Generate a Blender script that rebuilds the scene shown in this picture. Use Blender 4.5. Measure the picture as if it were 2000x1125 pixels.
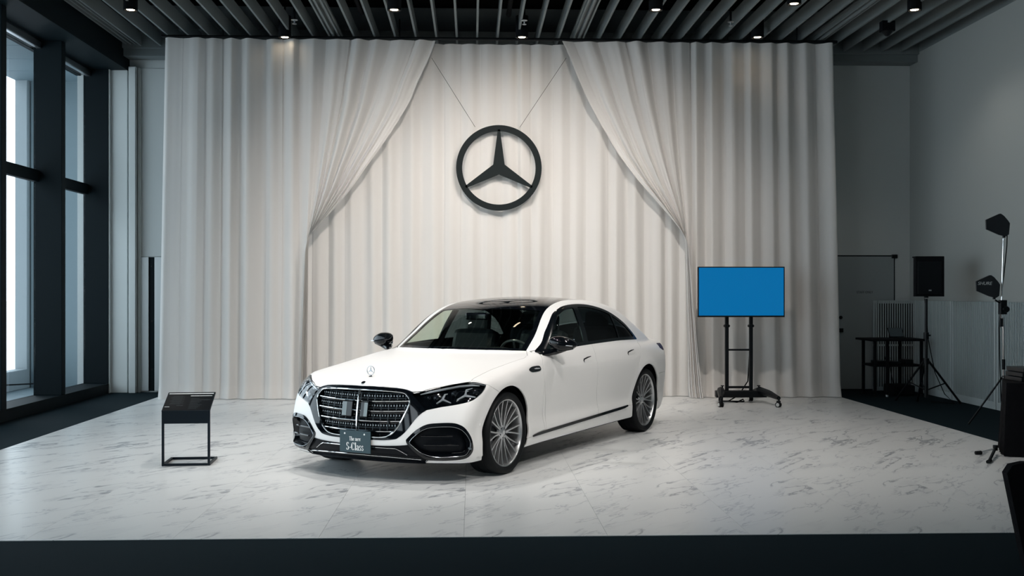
import bpy, bmesh, math, random
import numpy as np
from mathutils import Vector, Matrix
random.seed(7); rng = np.random.default_rng(7)
for o in list(bpy.data.objects): bpy.data.objects.remove(o, do_unlink=True)
SC = bpy.context.scene; COL = SC.collection
# ------------------------------------------------------------------ camera
FPX, HC, HOR, YAW = 2124., 1.555, 570., .037       # focal length in px of the 2000 px frame, eye height, horizon row, yaw off the room axis
cam = bpy.data.cameras.new('camera'); cam.sensor_width = 36; cam.lens = FPX/2000*36
cam.shift_y = (HOR-562.5)/2000; cam.clip_end = 900
CAM = bpy.data.objects.new('camera', cam); COL.objects.link(CAM)
CAM.location = (0, 0, HC); CAM.rotation_euler = (math.pi/2, 0, -YAW); SC.camera = CAM
# ------------------------------------------------------------------ daylight outside
W = bpy.data.worlds.new('overcast_sky'); SC.world = W; W.use_nodes = True
_bg = W.node_tree.nodes['Background']; _bg.inputs[0].default_value = (.80, .90, .98, 1); _bg.inputs[1].default_value = 3.1
# ------------------------------------------------------------------ exposure
SC.view_settings.view_transform = 'Standard'; SC.view_settings.look = 'None'
SC.view_settings.gamma = 1; SC.view_settings.use_curve_mapping = False; SC.view_settings.exposure = 0.32
SC.cycles.max_bounces = 7; SC.cycles.diffuse_bounces = 3; SC.cycles.glossy_bounces = 4; SC.cycles.transparent_max_bounces = 14; SC.cycles.caustics_reflective = False; SC.cycles.caustics_refractive = False
# window portals: guide the sampling of the sky light through the glazing (they give off nothing themselves)
for _y in (3., 5.0, 7.0, 9.0, 11.0, 13.0, 15.0):
    _l = bpy.data.lights.new('window_portal', 'AREA'); _l.shape = 'RECTANGLE'; _l.size = 1.8; _l.size_y = 4.6; _l.cycles.is_portal = True
    _o = bpy.data.objects.new('window_portal', _l); COL.objects.link(_o); _o.location = (-5.97, _y+.95, 2.6); _o.rotation_euler = (math.pi/2, 0, -math.pi/2)
CS, SN = math.cos(YAW), math.sin(YAW)
def c2r(x, y): return (CS*x+SN*y, -SN*x+CS*y)
def fp(px, py, z=0.):
    d = (HC-z)*FPX/(py-HOR); return c2r((px-1000)/FPX*d, d)
def ip(px, py, Y):
    u = (px-1000)/FPX; d = Y/(CS-SN*u); x, y = c2r(u*d, d); return (x, HC+(HOR-py)/FPX*d)   # point of the plane Y: (X, Z)
def wp(px, py, X):
    u = (px-1000)/FPX; d = X/(CS*u+SN); x, y = c2r(u*d, d); return (y, HC+(HOR-py)/FPX*d)   # point of the plane X: (Y, Z)
# ------------------------------------------------------------------ helpers
def mat(name, col, rough=.5, metal=0., spec=.5, **kw):
    m = bpy.data.materials.new(name); m.use_nodes = True; b = m.node_tree.nodes['Principled BSDF']
    b.inputs['Base Color'].default_value = (*col, 1); b.inputs['Roughness'].default_value = rough
    b.inputs['Metallic'].default_value = metal; b.inputs['Specular IOR Level'].default_value = spec
    for k, v in kw.items():
        if k == 'coat': b.inputs['Coat Weight'].default_value = v; b.inputs['Coat Roughness'].default_value = .03
        if k == 'emit': b.inputs['Emission Color'].default_value = (*v[:3], 1); b.inputs['Emission Strength'].default_value = v[3]
        if k == 'bump':      # fine relief: (scale, strength, distance)
            nt = m.node_tree; t = nt.nodes.new('ShaderNodeTexCoord'); n = nt.nodes.new('ShaderNodeTexNoise'); bp = nt.nodes.new('ShaderNodeBump')
            n.inputs['Scale'].default_value = v[0]; n.inputs['Detail'].default_value = 3; bp.inputs['Strength'].default_value = v[1]; bp.inputs['Distance'].default_value = v[2]
            nt.links.new(t.outputs['Object'], n.inputs['Vector']); nt.links.new(n.outputs['Fac'], bp.inputs['Height']); nt.links.new(bp.outputs['Normal'], b.inputs['Normal'])
        if k == 'mottle':    # (scale, second colour): slow colour variation of the thing itself
            nt = m.node_tree; t = nt.nodes.new('ShaderNodeTexCoord'); n = nt.nodes.new('ShaderNodeTexNoise'); r = nt.nodes.new('ShaderNodeMix'); r.data_type = 'RGBA'
            n.inputs['Scale'].default_value = v[0]; n.inputs['Detail'].default_value = 4
            r.inputs[6].default_value = (*col, 1); r.inputs[7].default_value = (*v[1], 1)
            nt.links.new(t.outputs['Object'], n.inputs['Vector']); nt.links.new(n.outputs['Fac'], r.inputs[0]); nt.links.new(r.outputs[2], b.inputs['Base Color'])
    return m
class MB:
    """collects primitives; build() links them as ONE mesh object"""
    def __init__(s): s.v = []; s.f = []; s.sm = []
    def add(s, v, f, smooth=False, M=None):
        n = len(s.v); s.v += [tuple(M @ Vector(p)) if M is not None else tuple(p) for p in v]
        s.f += [tuple(i+n for i in q) for q in f]; s.sm += [smooth]*len(f); return s
    def box(s, x0, x1, y0, y1, z0, z1, b=0., M=None):
        if b <= 0:
            v = [(x, y, z) for x in (x0, x1) for y in (y0, y1) for z in (z0, z1)]
            return s.add(v, [(0, 1, 3, 2), (4, 6, 7, 5), (0, 4, 5, 1), (2, 3, 7, 6), (0, 2, 6, 4), (1, 5, 7, 3)], M=M)
        bm = bmesh.new(); bmesh.ops.create_cube(bm, size=1)
        for w in bm.verts: w.co = ((x0+x1)/2+w.co.x*(x1-x0), (y0+y1)/2+w.co.y*(y1-y0), (z0+z1)/2+w.co.z*(z1-z0))
        bmesh.ops.bevel(bm, geom=list(bm.edges), offset=b, segments=2, affect='EDGES', profile=.5); bm.verts.index_update()
        v = [tuple(w.co) for w in bm.verts]; f = [tuple(w.index for w in q.verts) for q in bm.faces]; bm.free()
        return s.add(v, f, M=M)
    def tube(s, pts, r, n=10, cap=True, M=None):
        P = [Vector(p) for p in pts]; rs = r if isinstance(r, (list, tuple)) else [r]*len(P); v = []; f = []
        d0 = (P[1]-P[0]).normalized(); up = Vector((0, 0, 1)) if abs(d0.z) < .9 else Vector((1, 0, 0)); a = d0.cross(up).normalized()
        for i, p in enumerate(P):
            d = ((P[i+1]-p) if i == 0 else (p-P[i-1]) if i == len(P)-1 else (P[i+1]-P[i-1])).normalized()
            a = (a-d*a.dot(d)).normalized(); b = d.cross(a)
            v += [p+(a*math.cos(2*math.pi*k/n)+b*math.sin(2*math.pi*k/n))*rs[i] for k in range(n)]
        for i in range(len(P)-1):
            for k in range(n): f.append((i*n+k, i*n+(k+1) % n, (i+1)*n+(k+1) % n, (i+1)*n+k))
        s.add(v, f, True, M)
        if cap: s.add(v[:n], [tuple(range(n))[::-1]], False, M); s.add(v[-n:], [tuple(range(n))], False, M)
        return s
    def lathe(s, prof, n=24, M=None, closed=False):
        """profile of (radius, height) about z"""
        v = []; f = []; m = len(prof)
        for k in range(n):
            a = 2*math.pi*k/n; v += [(r*math.cos(a), r*math.sin(a), h) for r, h in prof]
        for k in range(n):
            for i in range(m if closed else m-1):
                j = (i+1) % m; f.append((k*m+i, ((k+1) % n)*m+i, ((k+1) % n)*m+j, k*m+j))
        return s.add(v, f, True, M)
    def prism(s, poly, z0, z1, M=None):
        """2D outline in xy between two heights"""
        n = len(poly); v = [(x, y, z0) for x, y in poly]+[(x, y, z1) for x, y in poly]
        return s.add(v, [tuple(range(n))[::-1], tuple(range(n, 2*n))]+[(i, (i+1) % n, n+(i+1) % n, n+i) for i in range(n)], M=M)
    def build(s, name, m=None, parent=None, loc=None, auto=35):
        me = bpy.data.meshes.new(name); me.from_pydata(s.v, [], s.f)
        me.polygons.foreach_set('use_smooth', s.sm); me.update()
        bm = bmesh.new(); bm.from_mesh(me); bmesh.ops.recalc_face_normals(bm, faces=bm.faces); bm.to_mesh(me); bm.free()
        if any(s.sm): me.set_sharp_from_angle(angle=math.radians(auto))
        return link(name, me, m, parent, loc)
def link(name, me, m=None, parent=None, loc=None):
    o = bpy.data.objects.new(name, me); COL.objects.link(o)
    if m is not None and not me.materials: me.materials.append(m)
    if parent is not None: o.parent = parent
    if loc is not None: o.location = loc
    return o
def tag(o, label, cat, group=None):
    o['label'] = label; o['category'] = cat
    if group: o['group'] = group
    return o
def struct(o, label, cat='structure'):
    o['kind'] = 'structure'; o['label'] = label; o['category'] = cat; return o
def empty(name, loc=(0, 0, 0), rz=0., parent=None):
    o = bpy.data.objects.new(name, None); COL.objects.link(o); o.location = loc; o.rotation_euler = (0, 0, rz); o.empty_display_size = .05
    if parent is not None: o.parent = parent
    return o
def copy_tree(o, parent=None):
    c = o.copy(); COL.objects.link(c)
    if parent is not None: c.parent = parent
    for ch in [q for q in o.children]: copy_tree(ch, c)
    return c
def T(x, y, z): return Matrix.Translation((x, y, z))
def RX(a): return Matrix.Rotation(a, 4, 'X')
def RY(a): return Matrix.Rotation(a, 4, 'Y')
def RZ(a): return Matrix.Rotation(a, 4, 'Z')
def text_mesh(name, body, size, m, parent, M, extrude=.0008, xs=1., align='CENTER', shear=0.):
    cu = bpy.data.curves.new(name, 'FONT'); cu.body = body; cu.size = size; cu.align_x = align; cu.align_y = 'CENTER'; cu.extrude = extrude; cu.shear = shear; cu.resolution_u = 4
    t = bpy.data.objects.new(name, cu); COL.objects.link(t); dg = bpy.context.evaluated_depsgraph_get(); me = bpy.data.meshes.new_from_object(t.evaluated_get(dg))
    bpy.data.objects.remove(t); bpy.data.curves.remove(cu); me.transform(M @ Matrix.Diagonal((xs, 1, 1, 1))); me.materials.clear()
    return link(name, me, m, parent)
def nodes(m): return m.node_tree.nodes, m.node_tree.links
# ------------------------------------------------------------------ materials
M_carpet = mat('carpet', (.005, .0155, .021), .95, spec=.1, bump=(420, .6, .004), mottle=(60, (.0035, .010, .014)))
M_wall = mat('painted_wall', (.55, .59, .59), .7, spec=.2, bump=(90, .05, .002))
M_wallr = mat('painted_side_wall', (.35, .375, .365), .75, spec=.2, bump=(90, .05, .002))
M_door = mat('door_paint', (.30, .34, .35), .55, spec=.3)
M_black = mat('black_metal', (.003, .0045, .006), .38, spec=.22)
M_blackm = mat('matt_black', (.0035, .0045, .006), .75, spec=.12)
M_void = mat('ceiling_void', (.004, .005, .006), .9, spec=.1)
M_slat = mat('ceiling_slat_paint', (.165, .19, .195), .55, spec=.3)
M_frame = mat('window_frame', (.0030, .0075, .0100), .6, spec=.10)
M_alu = mat('aluminium', (.55, .58, .60), .32, metal=1.)
M_chrome = mat('chrome', (.80, .81, .82), .07, metal=1.)
M_gloss = mat('gloss_black', (.0025, .0035, .005), .05, spec=.40)
M_rubber = mat('rubber', (.005, .006, .007), .6, spec=.18)
M_white = mat('white_plastic', (.72, .73, .72), .5)
def glass_mat(name, tint, refl=.06, graz=1.):
    m = bpy.data.materials.new(name); m.use_nodes = True; n, l = nodes(m)
    for q in list(n):
        if q.type != 'OUTPUT_MATERIAL': n.remove(q)
    out = [q for q in n if q.type == 'OUTPUT_MATERIAL'][0]
    tr = n.new('ShaderNodeBsdfTransparent'); tr.inputs[0].default_value = (*tint, 1); gl = n.new('ShaderNodeBsdfGlossy'); gl.inputs['Roughness'].default_value = .02
    lw = n.new('ShaderNodeLayerWeight'); lw.inputs[0].default_value = .5; pw = n.new('ShaderNodeMath'); pw.operation = 'POWER'; pw.inputs[1].default_value = 5; ma = n.new('ShaderNodeMath'); ma.operation = 'MULTIPLY_ADD'; ma.inputs[1].default_value = (1-refl)*graz; ma.inputs[2].default_value = refl
    mx = n.new('ShaderNodeMixShader'); l.new(lw.outputs['Facing'], pw.inputs[0]); l.new(pw.outputs[0], ma.inputs[0])
    l.new(ma.outputs[0], mx.inputs[0]); l.new(tr.outputs[0], mx.inputs[1]); l.new(gl.outputs[0], mx.inputs[2]); l.new(mx.outputs[0], out.inputs[0])
    return m
M_glass = glass_mat('clear_glass', (.93, .96, .97))
# ------------------------------------------------------------------ the room: X right, Y away from the camera, floor at z = 0
XL, XR, YB, ZS = -5.57, 6.97, 17.07, 5.29         # window line, right wall, back wall, underside of the ceiling slats
struct(MB().box(-6.1, XR+.2, -4, YB+.2, -.1, 0).build('floor', M_carpet), 'dark blue grey carpet covering the hall floor', 'floor')
# marble-look vinyl sheets laid side by side
M_marb = mat('marble_vinyl', (.80, .81, .80), .30, spec=.42)
def _marble():
    n, l = nodes(M_marb); b = n['Principled BSDF']
    tc = n.new('ShaderNodeTexCoord'); mp = n.new('ShaderNodeMapping'); mp.vector_type = 'TEXTURE'; mp.inputs['Rotation'].default_value = (0, 0, math.radians(54)); mp.inputs['Scale'].default_value = (1.9, .62, 1)
    l.new(tc.outputs['Object'], mp.inputs['Vector'])
    dn = n.new('ShaderNodeTexNoise'); dn.inputs['Scale'].default_value = 2.3; dn.inputs['Detail'].default_value = 4; l.new(mp.outputs[0], dn.inputs['Vector'])
    vm = n.new('ShaderNodeVectorMath'); vm.operation = 'MULTIPLY_ADD'; vm.inputs[1].default_value = (.35, .35, .35); l.new(dn.outputs['Color'], vm.inputs[0]); l.new(mp.outputs[0], vm.inputs[2])
    def vein(scale, det, lo, hi, ms, mlo, mhi, off):
        a = n.new('ShaderNodeVectorMath'); a.operation = 'ADD'; a.inputs[1].default_value = off; l.new(vm.outputs[0], a.inputs[0])
        t = n.new('ShaderNodeTexNoise'); t.inputs['Scale'].default_value = scale; t.inputs['Detail'].default_value = det; t.inputs['Roughness'].default_value = .55; l.new(a.outputs[0], t.inputs['Vector'])
        s = n.new('ShaderNodeMath'); s.operation = 'SUBTRACT'; s.inputs[1].default_value = .5; l.new(t.outputs['Fac'], s.inputs[0])
        c = n.new('ShaderNodeMath'); c.operation = 'ABSOLUTE'; l.new(s.outputs[0], c.inputs[0])
        r = n.new('ShaderNodeMapRange'); r.inputs['From Min'].default_value = lo; r.inputs['From Max'].default_value = hi; r.inputs['To Min'].default_value = 1; r.inputs['To Max'].default_value = 0; l.new(c.outputs[0], r.inputs['Value'])
        k = n.new('ShaderNodeTexNoise'); k.inputs['Scale'].default_value = ms; k.inputs['Detail'].default_value = 2; l.new(a.outputs[0], k.inputs['Vector'])
        q = n.new('ShaderNodeMapRange'); q.inputs['From Min'].default_value = mlo; q.inputs['From Max'].default_value = mhi; l.new(k.outputs['Fac'], q.inputs['Value'])
        p = n.new('ShaderNodeMath'); p.operation = 'MULTIPLY'; l.new(r.outputs[0], p.inputs[0]); l.new(q.outputs[0], p.inputs[1]); return p
    v1 = vein(1.7, 5, .0, .020, 1.9, .44, .56, (3.1, 1.7, 0)); v2 = vein(3.4, 6, .0, .022, 2.6, .48, .60, (9.3, 4.2, 0)); v3 = vein(1.2, 3, .0, .07, 2.8, .50, .68, (5.5, 8.8, 0))
    base = (.67, .685, .68, 1); cur = None
    for v, col, k in ((v3, (.42, .44, .46, 1), .45), (v2, (.30, .32, .35, 1), .75), (v1, (.16, .18, .21, 1), .85)):
        m = n.new('ShaderNodeMix'); m.data_type = 'RGBA'; f = n.new('ShaderNodeMath'); f.operation = 'MULTIPLY'; f.inputs[1].default_value = k; l.new(v.outputs[0], f.inputs[0]); l.new(f.outputs[0], m.inputs[0])
        if cur is None: m.inputs[6].default_value = base
        else: l.new(cur.outputs[2], m.inputs[6])
        m.inputs[7].default_value = col; cur = m
    l.new(cur.outputs[2], b.inputs['Base Color'])
_marble()
MF = struct(empty('floor_vinyl', (0, 0, 0)), 'white vinyl flooring with grey marble veins under the car', 'floor')
SX0, SW, SY0, SY1 = -4.62, .914, 6.89, 16.35
_sh = MB().box(.0006, SW-.0006, 0, SY1-SY0, 0, .005, .0012).v
for k in range(11):
    o = MB().box(.0006, SW-.0006, 0, SY1-SY0, 0, .005, .0012).build('vinyl_sheet', M_marb, MF) if k == 0 else link('vinyl_sheet', _me, None, MF)
    _me = o.data; o.location = (SX0+k*SW, SY0, 0)
# ---- back wall with its pilaster strips, niche and door
struct(MB().box(-6.1, XR+.2, YB, YB+.2, 0, 6.1).build('wall_back', M_wall), 'pale grey back wall behind the white curtains', 'wall')
def xb(px, Y=YB): return ip(px, 570, Y)[0]
for k, (a, b, d) in enumerate(((209, 214, .16), (215, 248.5, .10), (251, 264, .15), (269, 273.5, .06))):
    struct(MB().box(xb(a, YB-d), xb(b, YB-d), YB-d, YB+.01, 0, 5.02, .004).build('trim_%d' % (k+1), M_wall), 'pale grey vertical wall trim strip beside the window bay', 'trim')
_nz = ip(290, 501, YB)[1]
struct(MB().box(xb(275), xb(330), YB-.012, YB+.01, _nz, 5.02, .003).build('trim_5', M_wall), 'pale grey wall panel above the metal niche doors', 'trim')
M_brush = mat('brushed_steel', (.60, .64, .65), .42, metal=.25, bump=(40, .05, .001))
nd = struct(empty('door_1', (0, 0, 0)), 'brushed metal folding partition doors in the wall niche', 'door')
MB().box(xb(275.5), xb(291), YB-.03, YB-.002, .02, _nz-.01, .003).build('leaf', M_brush, nd); MB().box(xb(303.5), xb(330), YB-.05, YB-.002, .02, _nz-.01, .003).build('leaf', M_brush, nd)
MB().box(xb(291), xb(303.5), YB-.008, YB-.001, .02, _nz-.01).build('gap', M_frame, nd)
for zz in (.35, 1.1, 1.95): MB().lathe([(0, 0), (.014, 0), (.014, .006), (0, .008)], 12, T(xb(297), YB-.008, zz) @ RX(math.pi/2)).build('bolt', M_black, nd)
dd = struct(empty('door_2', (0, 0, 0)), 'grey flush staff door in the back wall beside the curtain', 'door')
_dz = ip(1690, 501, YB)[1]; _dx0, _dx1 = xb(1600), xb(1745)
MB().box(_dx0, _dx1, YB-.022, YB-.001, .012, _dz, .004).build('leaf', M_door, dd)
MB().box(_dx0, _dx1+.02, YB-.008, YB-.0005, 0, _dz+.02).build('reveal', M_frame, dd)
M_ink = mat('dark_print', (.05, .06, .065), .6)
text_mesh('lettering', 'STAFF ONLY', .052, M_ink, dd, T(ip(1688, 571, YB)[0], YB-.0235, ip(1688, 571, YB)[1]) @ RX(math.pi/2), xs=.9)
MB().lathe([(0, 0), (.028, 0), (.028, .012), (0, .016)], 16, T(xb(1641), YB-.022, ip(1641, 620, YB)[1]) @ RX(math.pi/2)).build('lock', M_black, dd)
MB().box(xb(1637), xb(1645.5), YB-.05, YB-.02, ip(1641, 649, YB)[1], ip(1641, 641, YB)[1], .006).build('handle', M_black, dd)
MB().box(_dx1-.04, _dx1+.05, YB-.05, YB-.004, _dz-.03, _dz+.03, .008).build('hinge', M_black, dd)
# ---- right wall, front wall, ceiling void
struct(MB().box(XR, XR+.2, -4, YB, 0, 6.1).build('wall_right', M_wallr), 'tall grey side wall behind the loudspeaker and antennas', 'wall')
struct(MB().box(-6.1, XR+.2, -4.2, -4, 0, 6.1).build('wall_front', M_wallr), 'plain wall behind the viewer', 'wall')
struct(MB().box(XR-.025, XR, -4, YB-.02, 0, .10, .004).build('baseboard_right', M_wall), 'pale skirting board along the side wall', 'baseboard')
cl = struct(empty('ceiling', (0, 0, 0)), 'dark ceiling hung with rows of parallel grey slats', 'ceiling')
MB().box(-6.1, XR+.2, -4.2, YB+.2, 6.0, 6.1).build('void', M_void, cl)
_sl = None
for k in range(41):
    x = -5.02+.3*k
    if _sl is None:
        o = MB().box(-.014, .014, 0, 16.7+3, 0, .20).build('slat', M_slat, cl); _sl = o.data
    else: o = link('slat', _sl, None, cl)
    o.location = (x, -3, ZS)
MB().box(-5.3, XR, 16.70, 16.76, ZS-.03, ZS+.26).build('beam', M_slat, cl)
MB().box(-5.3, XR, 16.76, YB, ZS-.14, ZS+.05).build('cornice', M_slat, cl)
def slot(x):
    o = MB(); 
    for dx in (-.07, 0, .07): o.box(x+dx-.012, x+dx+.012, -3, 16.7, ZS+.02, ZS+.07)
    o.box(x-.10, x+.10, -3, 16.7, ZS+.07, ZS+.11); return o.build('slot_track', M_slat, cl)
for x in (-5.17, -2.17+.0, 1.43+.0, 5.03): slot(x+.15 if x > -5 else x)
for x in (-4.27, -1.57, .53, 4.13, 5.63): MB().tube([(x, -3, ZS+.24), (x, 15.6, ZS+.24)], .035, 8).build('pipe', M_blackm, cl)
# ---- window wall on the left: deep dark fins, transoms, glass
XG = -5.93
wl = struct(empty('wall_left', (0, 0, 0)), 'dark window wall with deep vertical fins along the side', 'wall')
FY = [14.98-1.89*k for k in range(0, 9)]
MB().box(-6.1, -5.30, -4, YB, 4.97, 6.0, .004).build('header', M_frame, wl)
MB().box(XG-.05, XL, -4, YB-.1, 0, .15, .006).build('sill', M_frame, wl)
_fin = MB().box(XG-.02, XL, 0, .14, .15, 4.97, .006).build('fin', M_frame, wl, (0, FY[0]+.02, 0)).data
for y in FY[1:]: link('fin', _fin, None, wl, (0, y+.02, 0))
link('fin', _fin, None, wl, (0, YB-.17, 0))
MB().box(-6.12, -6.05, -4, YB, 4.9, 6.1).build('panel', M_frame, wl)
gp = None
for k in range(9):
    y0 = (FY[k]+.16); y1 = (FY[k-1]+.02) if k else YB-.17
    w = struct(empty('window_%d' % (k+1), (0, 0, 0)), 'tall clear window pane %s' % ('beside the pale wall trim strips' if k == 0 else 'between two dark fins'), 'window')
    MB().box(XG-.03, XG+.05, y0, y1, 3.05, 3.21, .005).build('transom', M_frame, w)
    MB().box(XG-.006, XG+.006, y0, y1, .15, 3.05).build('pane', M_glass, w); MB().box(XG-.006, XG+.006, y0, y1, 3.21, 4.97).build('pane', M_glass, w)
    MB().box(XG+.02, XG+.09, y0, y1, 4.86, 4.95, .01).build('blind_case', M_alu if k < 2 else M_frame, w)
# ---- outside: balcony slab, soffit, end wall, parapet, far roofs
M_out = mat('cladding_outside', (.135, .185, .210), .6); M_outw = mat('parapet_outside', (.25, .29, .31), .6)
_ea0 = ip(29, 570, 18.4)[0]
ex = struct(empty('balcony', (0, 0, 0)), 'pale blue clad balcony outside the tall windows', 'balcony')
MB().box(_ea0, -6.1, -4, 19.2, -.3, -.05).build('slab', M_out, ex)
MB().box(_ea0, _ea0+.2, -4, 19.2, -.05, .27, .01).build('kerb', M_outw, ex)
_ea, _eb = ip(29, 570, 18.4)[0], ip(53, 570, 18.4)[0]
MB().box(_eb+.02, -5.3, 18.5, 18.8, -.05, 5.1).build('end_panel', M_out, ex)
MB().box(_ea, _eb, 18.4, 18.6, -.05, 5.1, .01).build('end_panel', M_outw, ex)
for k in range(22): MB().box(_ea, -6.14, 18.55-.92*(k+1)+.016, 18.55-.92*k, 5.08, 5.16, .006).build('soffit_board', M_out, ex)
MB().tube([(-6.9, 18.3, .05), (-7.4, 16.2, .16)], .012, 8).build('cable', M_blackm, ex)
M_city = mat('far_building', (.50, .53, .55), .8); M_city2 = mat('far_building_red', (.42, .22, .22), .8); M_city3 = mat('far_building_white', (.75, .76, .76), .8)
for k, (a, b, y, h0, h1, m, lb) in enumerate(((-52, -47, 100, -60, -3.4, M_city, 'grey office block'), (-46.9, -45.0, 95, -60, -6.0, M_city2, 'dull red building'), (-46.5, -43.6, 84, -60, -9.2, M_city3, 'white low building'), (-70, -60, 140, -70, .3, M_city3, 'pale tall block'), (-56, -51, 112, -60, -.8, M_city, 'slim grey tower'))):
    e = tag(empty('far_building', (0, 0, 0)), lb+' in the far city seen through the window', 'building', 'far buildings of the city')
    MB().box(a, b, y, y+6, h0, h1).build('walls', m, e)
    for r in range(4):
        for c in range(4):
            MB().box(a+(b-a)*(.08+.23*c), a+(b-a)*(.22+.23*c), y-.1, y, h1-1.6-2.2*r, h1-.6-2.2*r).build('window', M_frame, e)
struct(MB().box(-400, -8, -50, 600, -62, -60).build('city_ground', M_city), 'hazy grey city ground far below the windows', 'ground')
# ---- slatted screen in the corner and ribbed panels on the side wall
M_rib = mat('ribbed_panel', (.42, .48, .49), .5, spec=.3)
ZW = 1.42; M_ribd = mat('ribbed_panel_groove', (.06, .075, .08), .6)
sc = tag(empty('slatted_screen', (xb(1706, 16.9), 16.9, 0)), 'white slatted screen with dark gaps in the wall corner behind the table', 'screen')
_w = xb(1806, 16.9)-xb(1706, 16.9); _m = None
MB().box(.12, _w, .06, .075, .03, ZW-.05).build('backing', M_blackm, sc)
for k in range(22):
    x = _w*k/22
    if _m is None: o = MB().box(0, .019, 0, .012, .02, ZW, .002).build('slat', M_rib, sc); _m = o.data
    else: o = link('slat', _m, None, sc)
    o.location = (x, 0, 0)
MB().box(0, _w, .012, .03, ZW-.04, ZW).build('top_rail', M_rib, sc); MB().box(0, _w, .012, .03, .0, .06).build('bottom_rail', M_rib, sc)
MB().box(0, _w, .012, .03, .70, .73).build('middle_rail', M_rib, sc)
for k in range(5):
    y1 = 16.72-k*1.32; y0 = y1-1.30
    rp = tag(empty('ribbed_panel', (XR-.06, y0, 0)), 'grey ribbed panel leaning along the side wall, %s' % ('first from the slatted screen', 'second from the slatted screen', 'third from the slatted screen', 'fourth from the slatted screen', 'fifth from the slatted screen')[k], 'panel', 'ribbed panels along the side wall')
    MB().box(.03, .045, 0, 1.30, .0, ZW).build('sheet', M_ribd, rp)
    _q = None
    for j in range(29):
        if _q is None: o = MB().box(0, .03, 0, .020, .10, ZW).build('rib', M_rib, rp); _q = o.data
        else: o = link('rib', _q, None, rp)
        o.location = (0, .05+j*.0415, 0)
    MB().box(-.005, .03, 0, .05, .0, ZW).build('stile', M_rib, rp); MB().box(-.005, .03, 1.25, 1.30, .0, ZW).build('stile', M_rib, rp); MB().box(-.004, .03, .05, 1.25, .0, .10).build('bottom_rail', M_rib, rp)
# ------------------------------------------------------------------ ceiling downlights, each with its own lamp
M_lamp = mat('lamp_lens', (1, .9, .75), .4, emit=(1., .80, .55, 14.))
def downlight(x, y, energy, angle=62, aim=None, label=None, zl=5.20, col=(1., .93, .86), grp='ceiling downlights between the slats', blend=.6):
    e = tag(empty('downlight', (x, y, zl)), label or 'black cylinder downlight between the grey ceiling slats', 'downlight', grp)
    MB().lathe([(.0, .30), (.088, .30), (.090, -.010), (.078, -.010), (.074, .012), (.0, .013)], 28).build('housing', M_blackm, e)
    MB().lathe([(.0, -.004), (.050, -.002), (.052, .010), (.0, .012)], 20).build('lens', M_lamp, e)
    MB().tube([(0, 0, .30), (0, 0, .78)], .012, 8).build('stem', M_blackm, e)
    if energy > 0:
        L = bpy.data.lights.new('downlight_lamp', 'SPOT'); L.energy = energy; L.color = col; L.spot_size = math.radians(angle*2); L.spot_blend = blend; L.shadow_soft_size = .045
        o = bpy.data.objects.new('downlight_lamp', L); COL.objects.link(o); o.parent = e; o.location = (0, 0, -.02)
        v = Vector(aim)-Vector((x, y, zl)) if aim is not None else Vector((0, 0, -1)); o.rotation_euler = v.to_track_quat('-Z', 'Y').to_euler()
    return e
def cpx(px, py, z=5.22):
    d = (z-HC)*FPX/(HOR-py); return c2r((px-1000)/FPX*d, d)
RA = [cpx(p, 16) for p in (255, 770, 1281, 1786)]; RB = [(q[0], q[1]-.07) for q in (cpx(p, 72) for p in (558, 1019, 1477))]
WARM = (1., .72, .45)
for (x, y), en, lb in zip(RA, (14, 22, 22, 30), ('beside the window header', 'over the drape swept toward the windows', 'over the drape swept toward the television', 'beside the side wall')): downlight(x, y, en, label='lit black cylinder downlight among the slats '+lb)
for (x, y), en, lb in zip(RB, (.2, 1.6, 1.6), ('before the drape swept toward the windows', 'above the star emblem', 'above the television')): downlight(x, y, en, col=WARM, label='lit black cylinder downlight close to the curtain top '+lb)
GC = 'ceiling downlights over the car'; LC = 'black cylinder downlight in the ceiling over the car'
yA, yB, xA, xB = RA[1][1], RB[1][1], (RA[1][0], RA[2][0]), RB[1][0]
# lamps of the rows that go on toward the viewer: (x, y, watts, half cone, aim)
for x, y, en, an_, aim in ((xA[0], yA-3.2, 700, 38, (-.6, 15.9, 1.9)), (xA[1], yA-3.2, 660, 38, (1.3, 15.9, 1.9)), (xB, yB-3.2, 330, 44, (.4, 15.9, 1.4)),
                           (xA[0]-.3, yA-3.2, 270, 46, (-.6, 11.0, 0)), (xA[1]+.3, yA-3.2, 260, 46, (2.9, 11.4, 0)), (xA[0], yA-6.4, 245, 46, (-.9, 9.6, 0)), (xA[1], yA-6.4, 190, 46, (1.8, 9.8, 0)), (xB-3.4, yB-6.4, 150, 48, (-3.0, 9.8, 0)),
                           (xA[1]+.6, yA-9.6, 520, 19, (.2, 10.3, .7)), (xA[0]+.6, yA-9.6, 420, 19, (-.8, 9.6, .7))):
    downlight(x, y, en, an_, aim, label=LC, grp=GC, blend=.9, col=(1., .915, .84) if aim[1] > 15 else (1., .955, .915))
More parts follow.
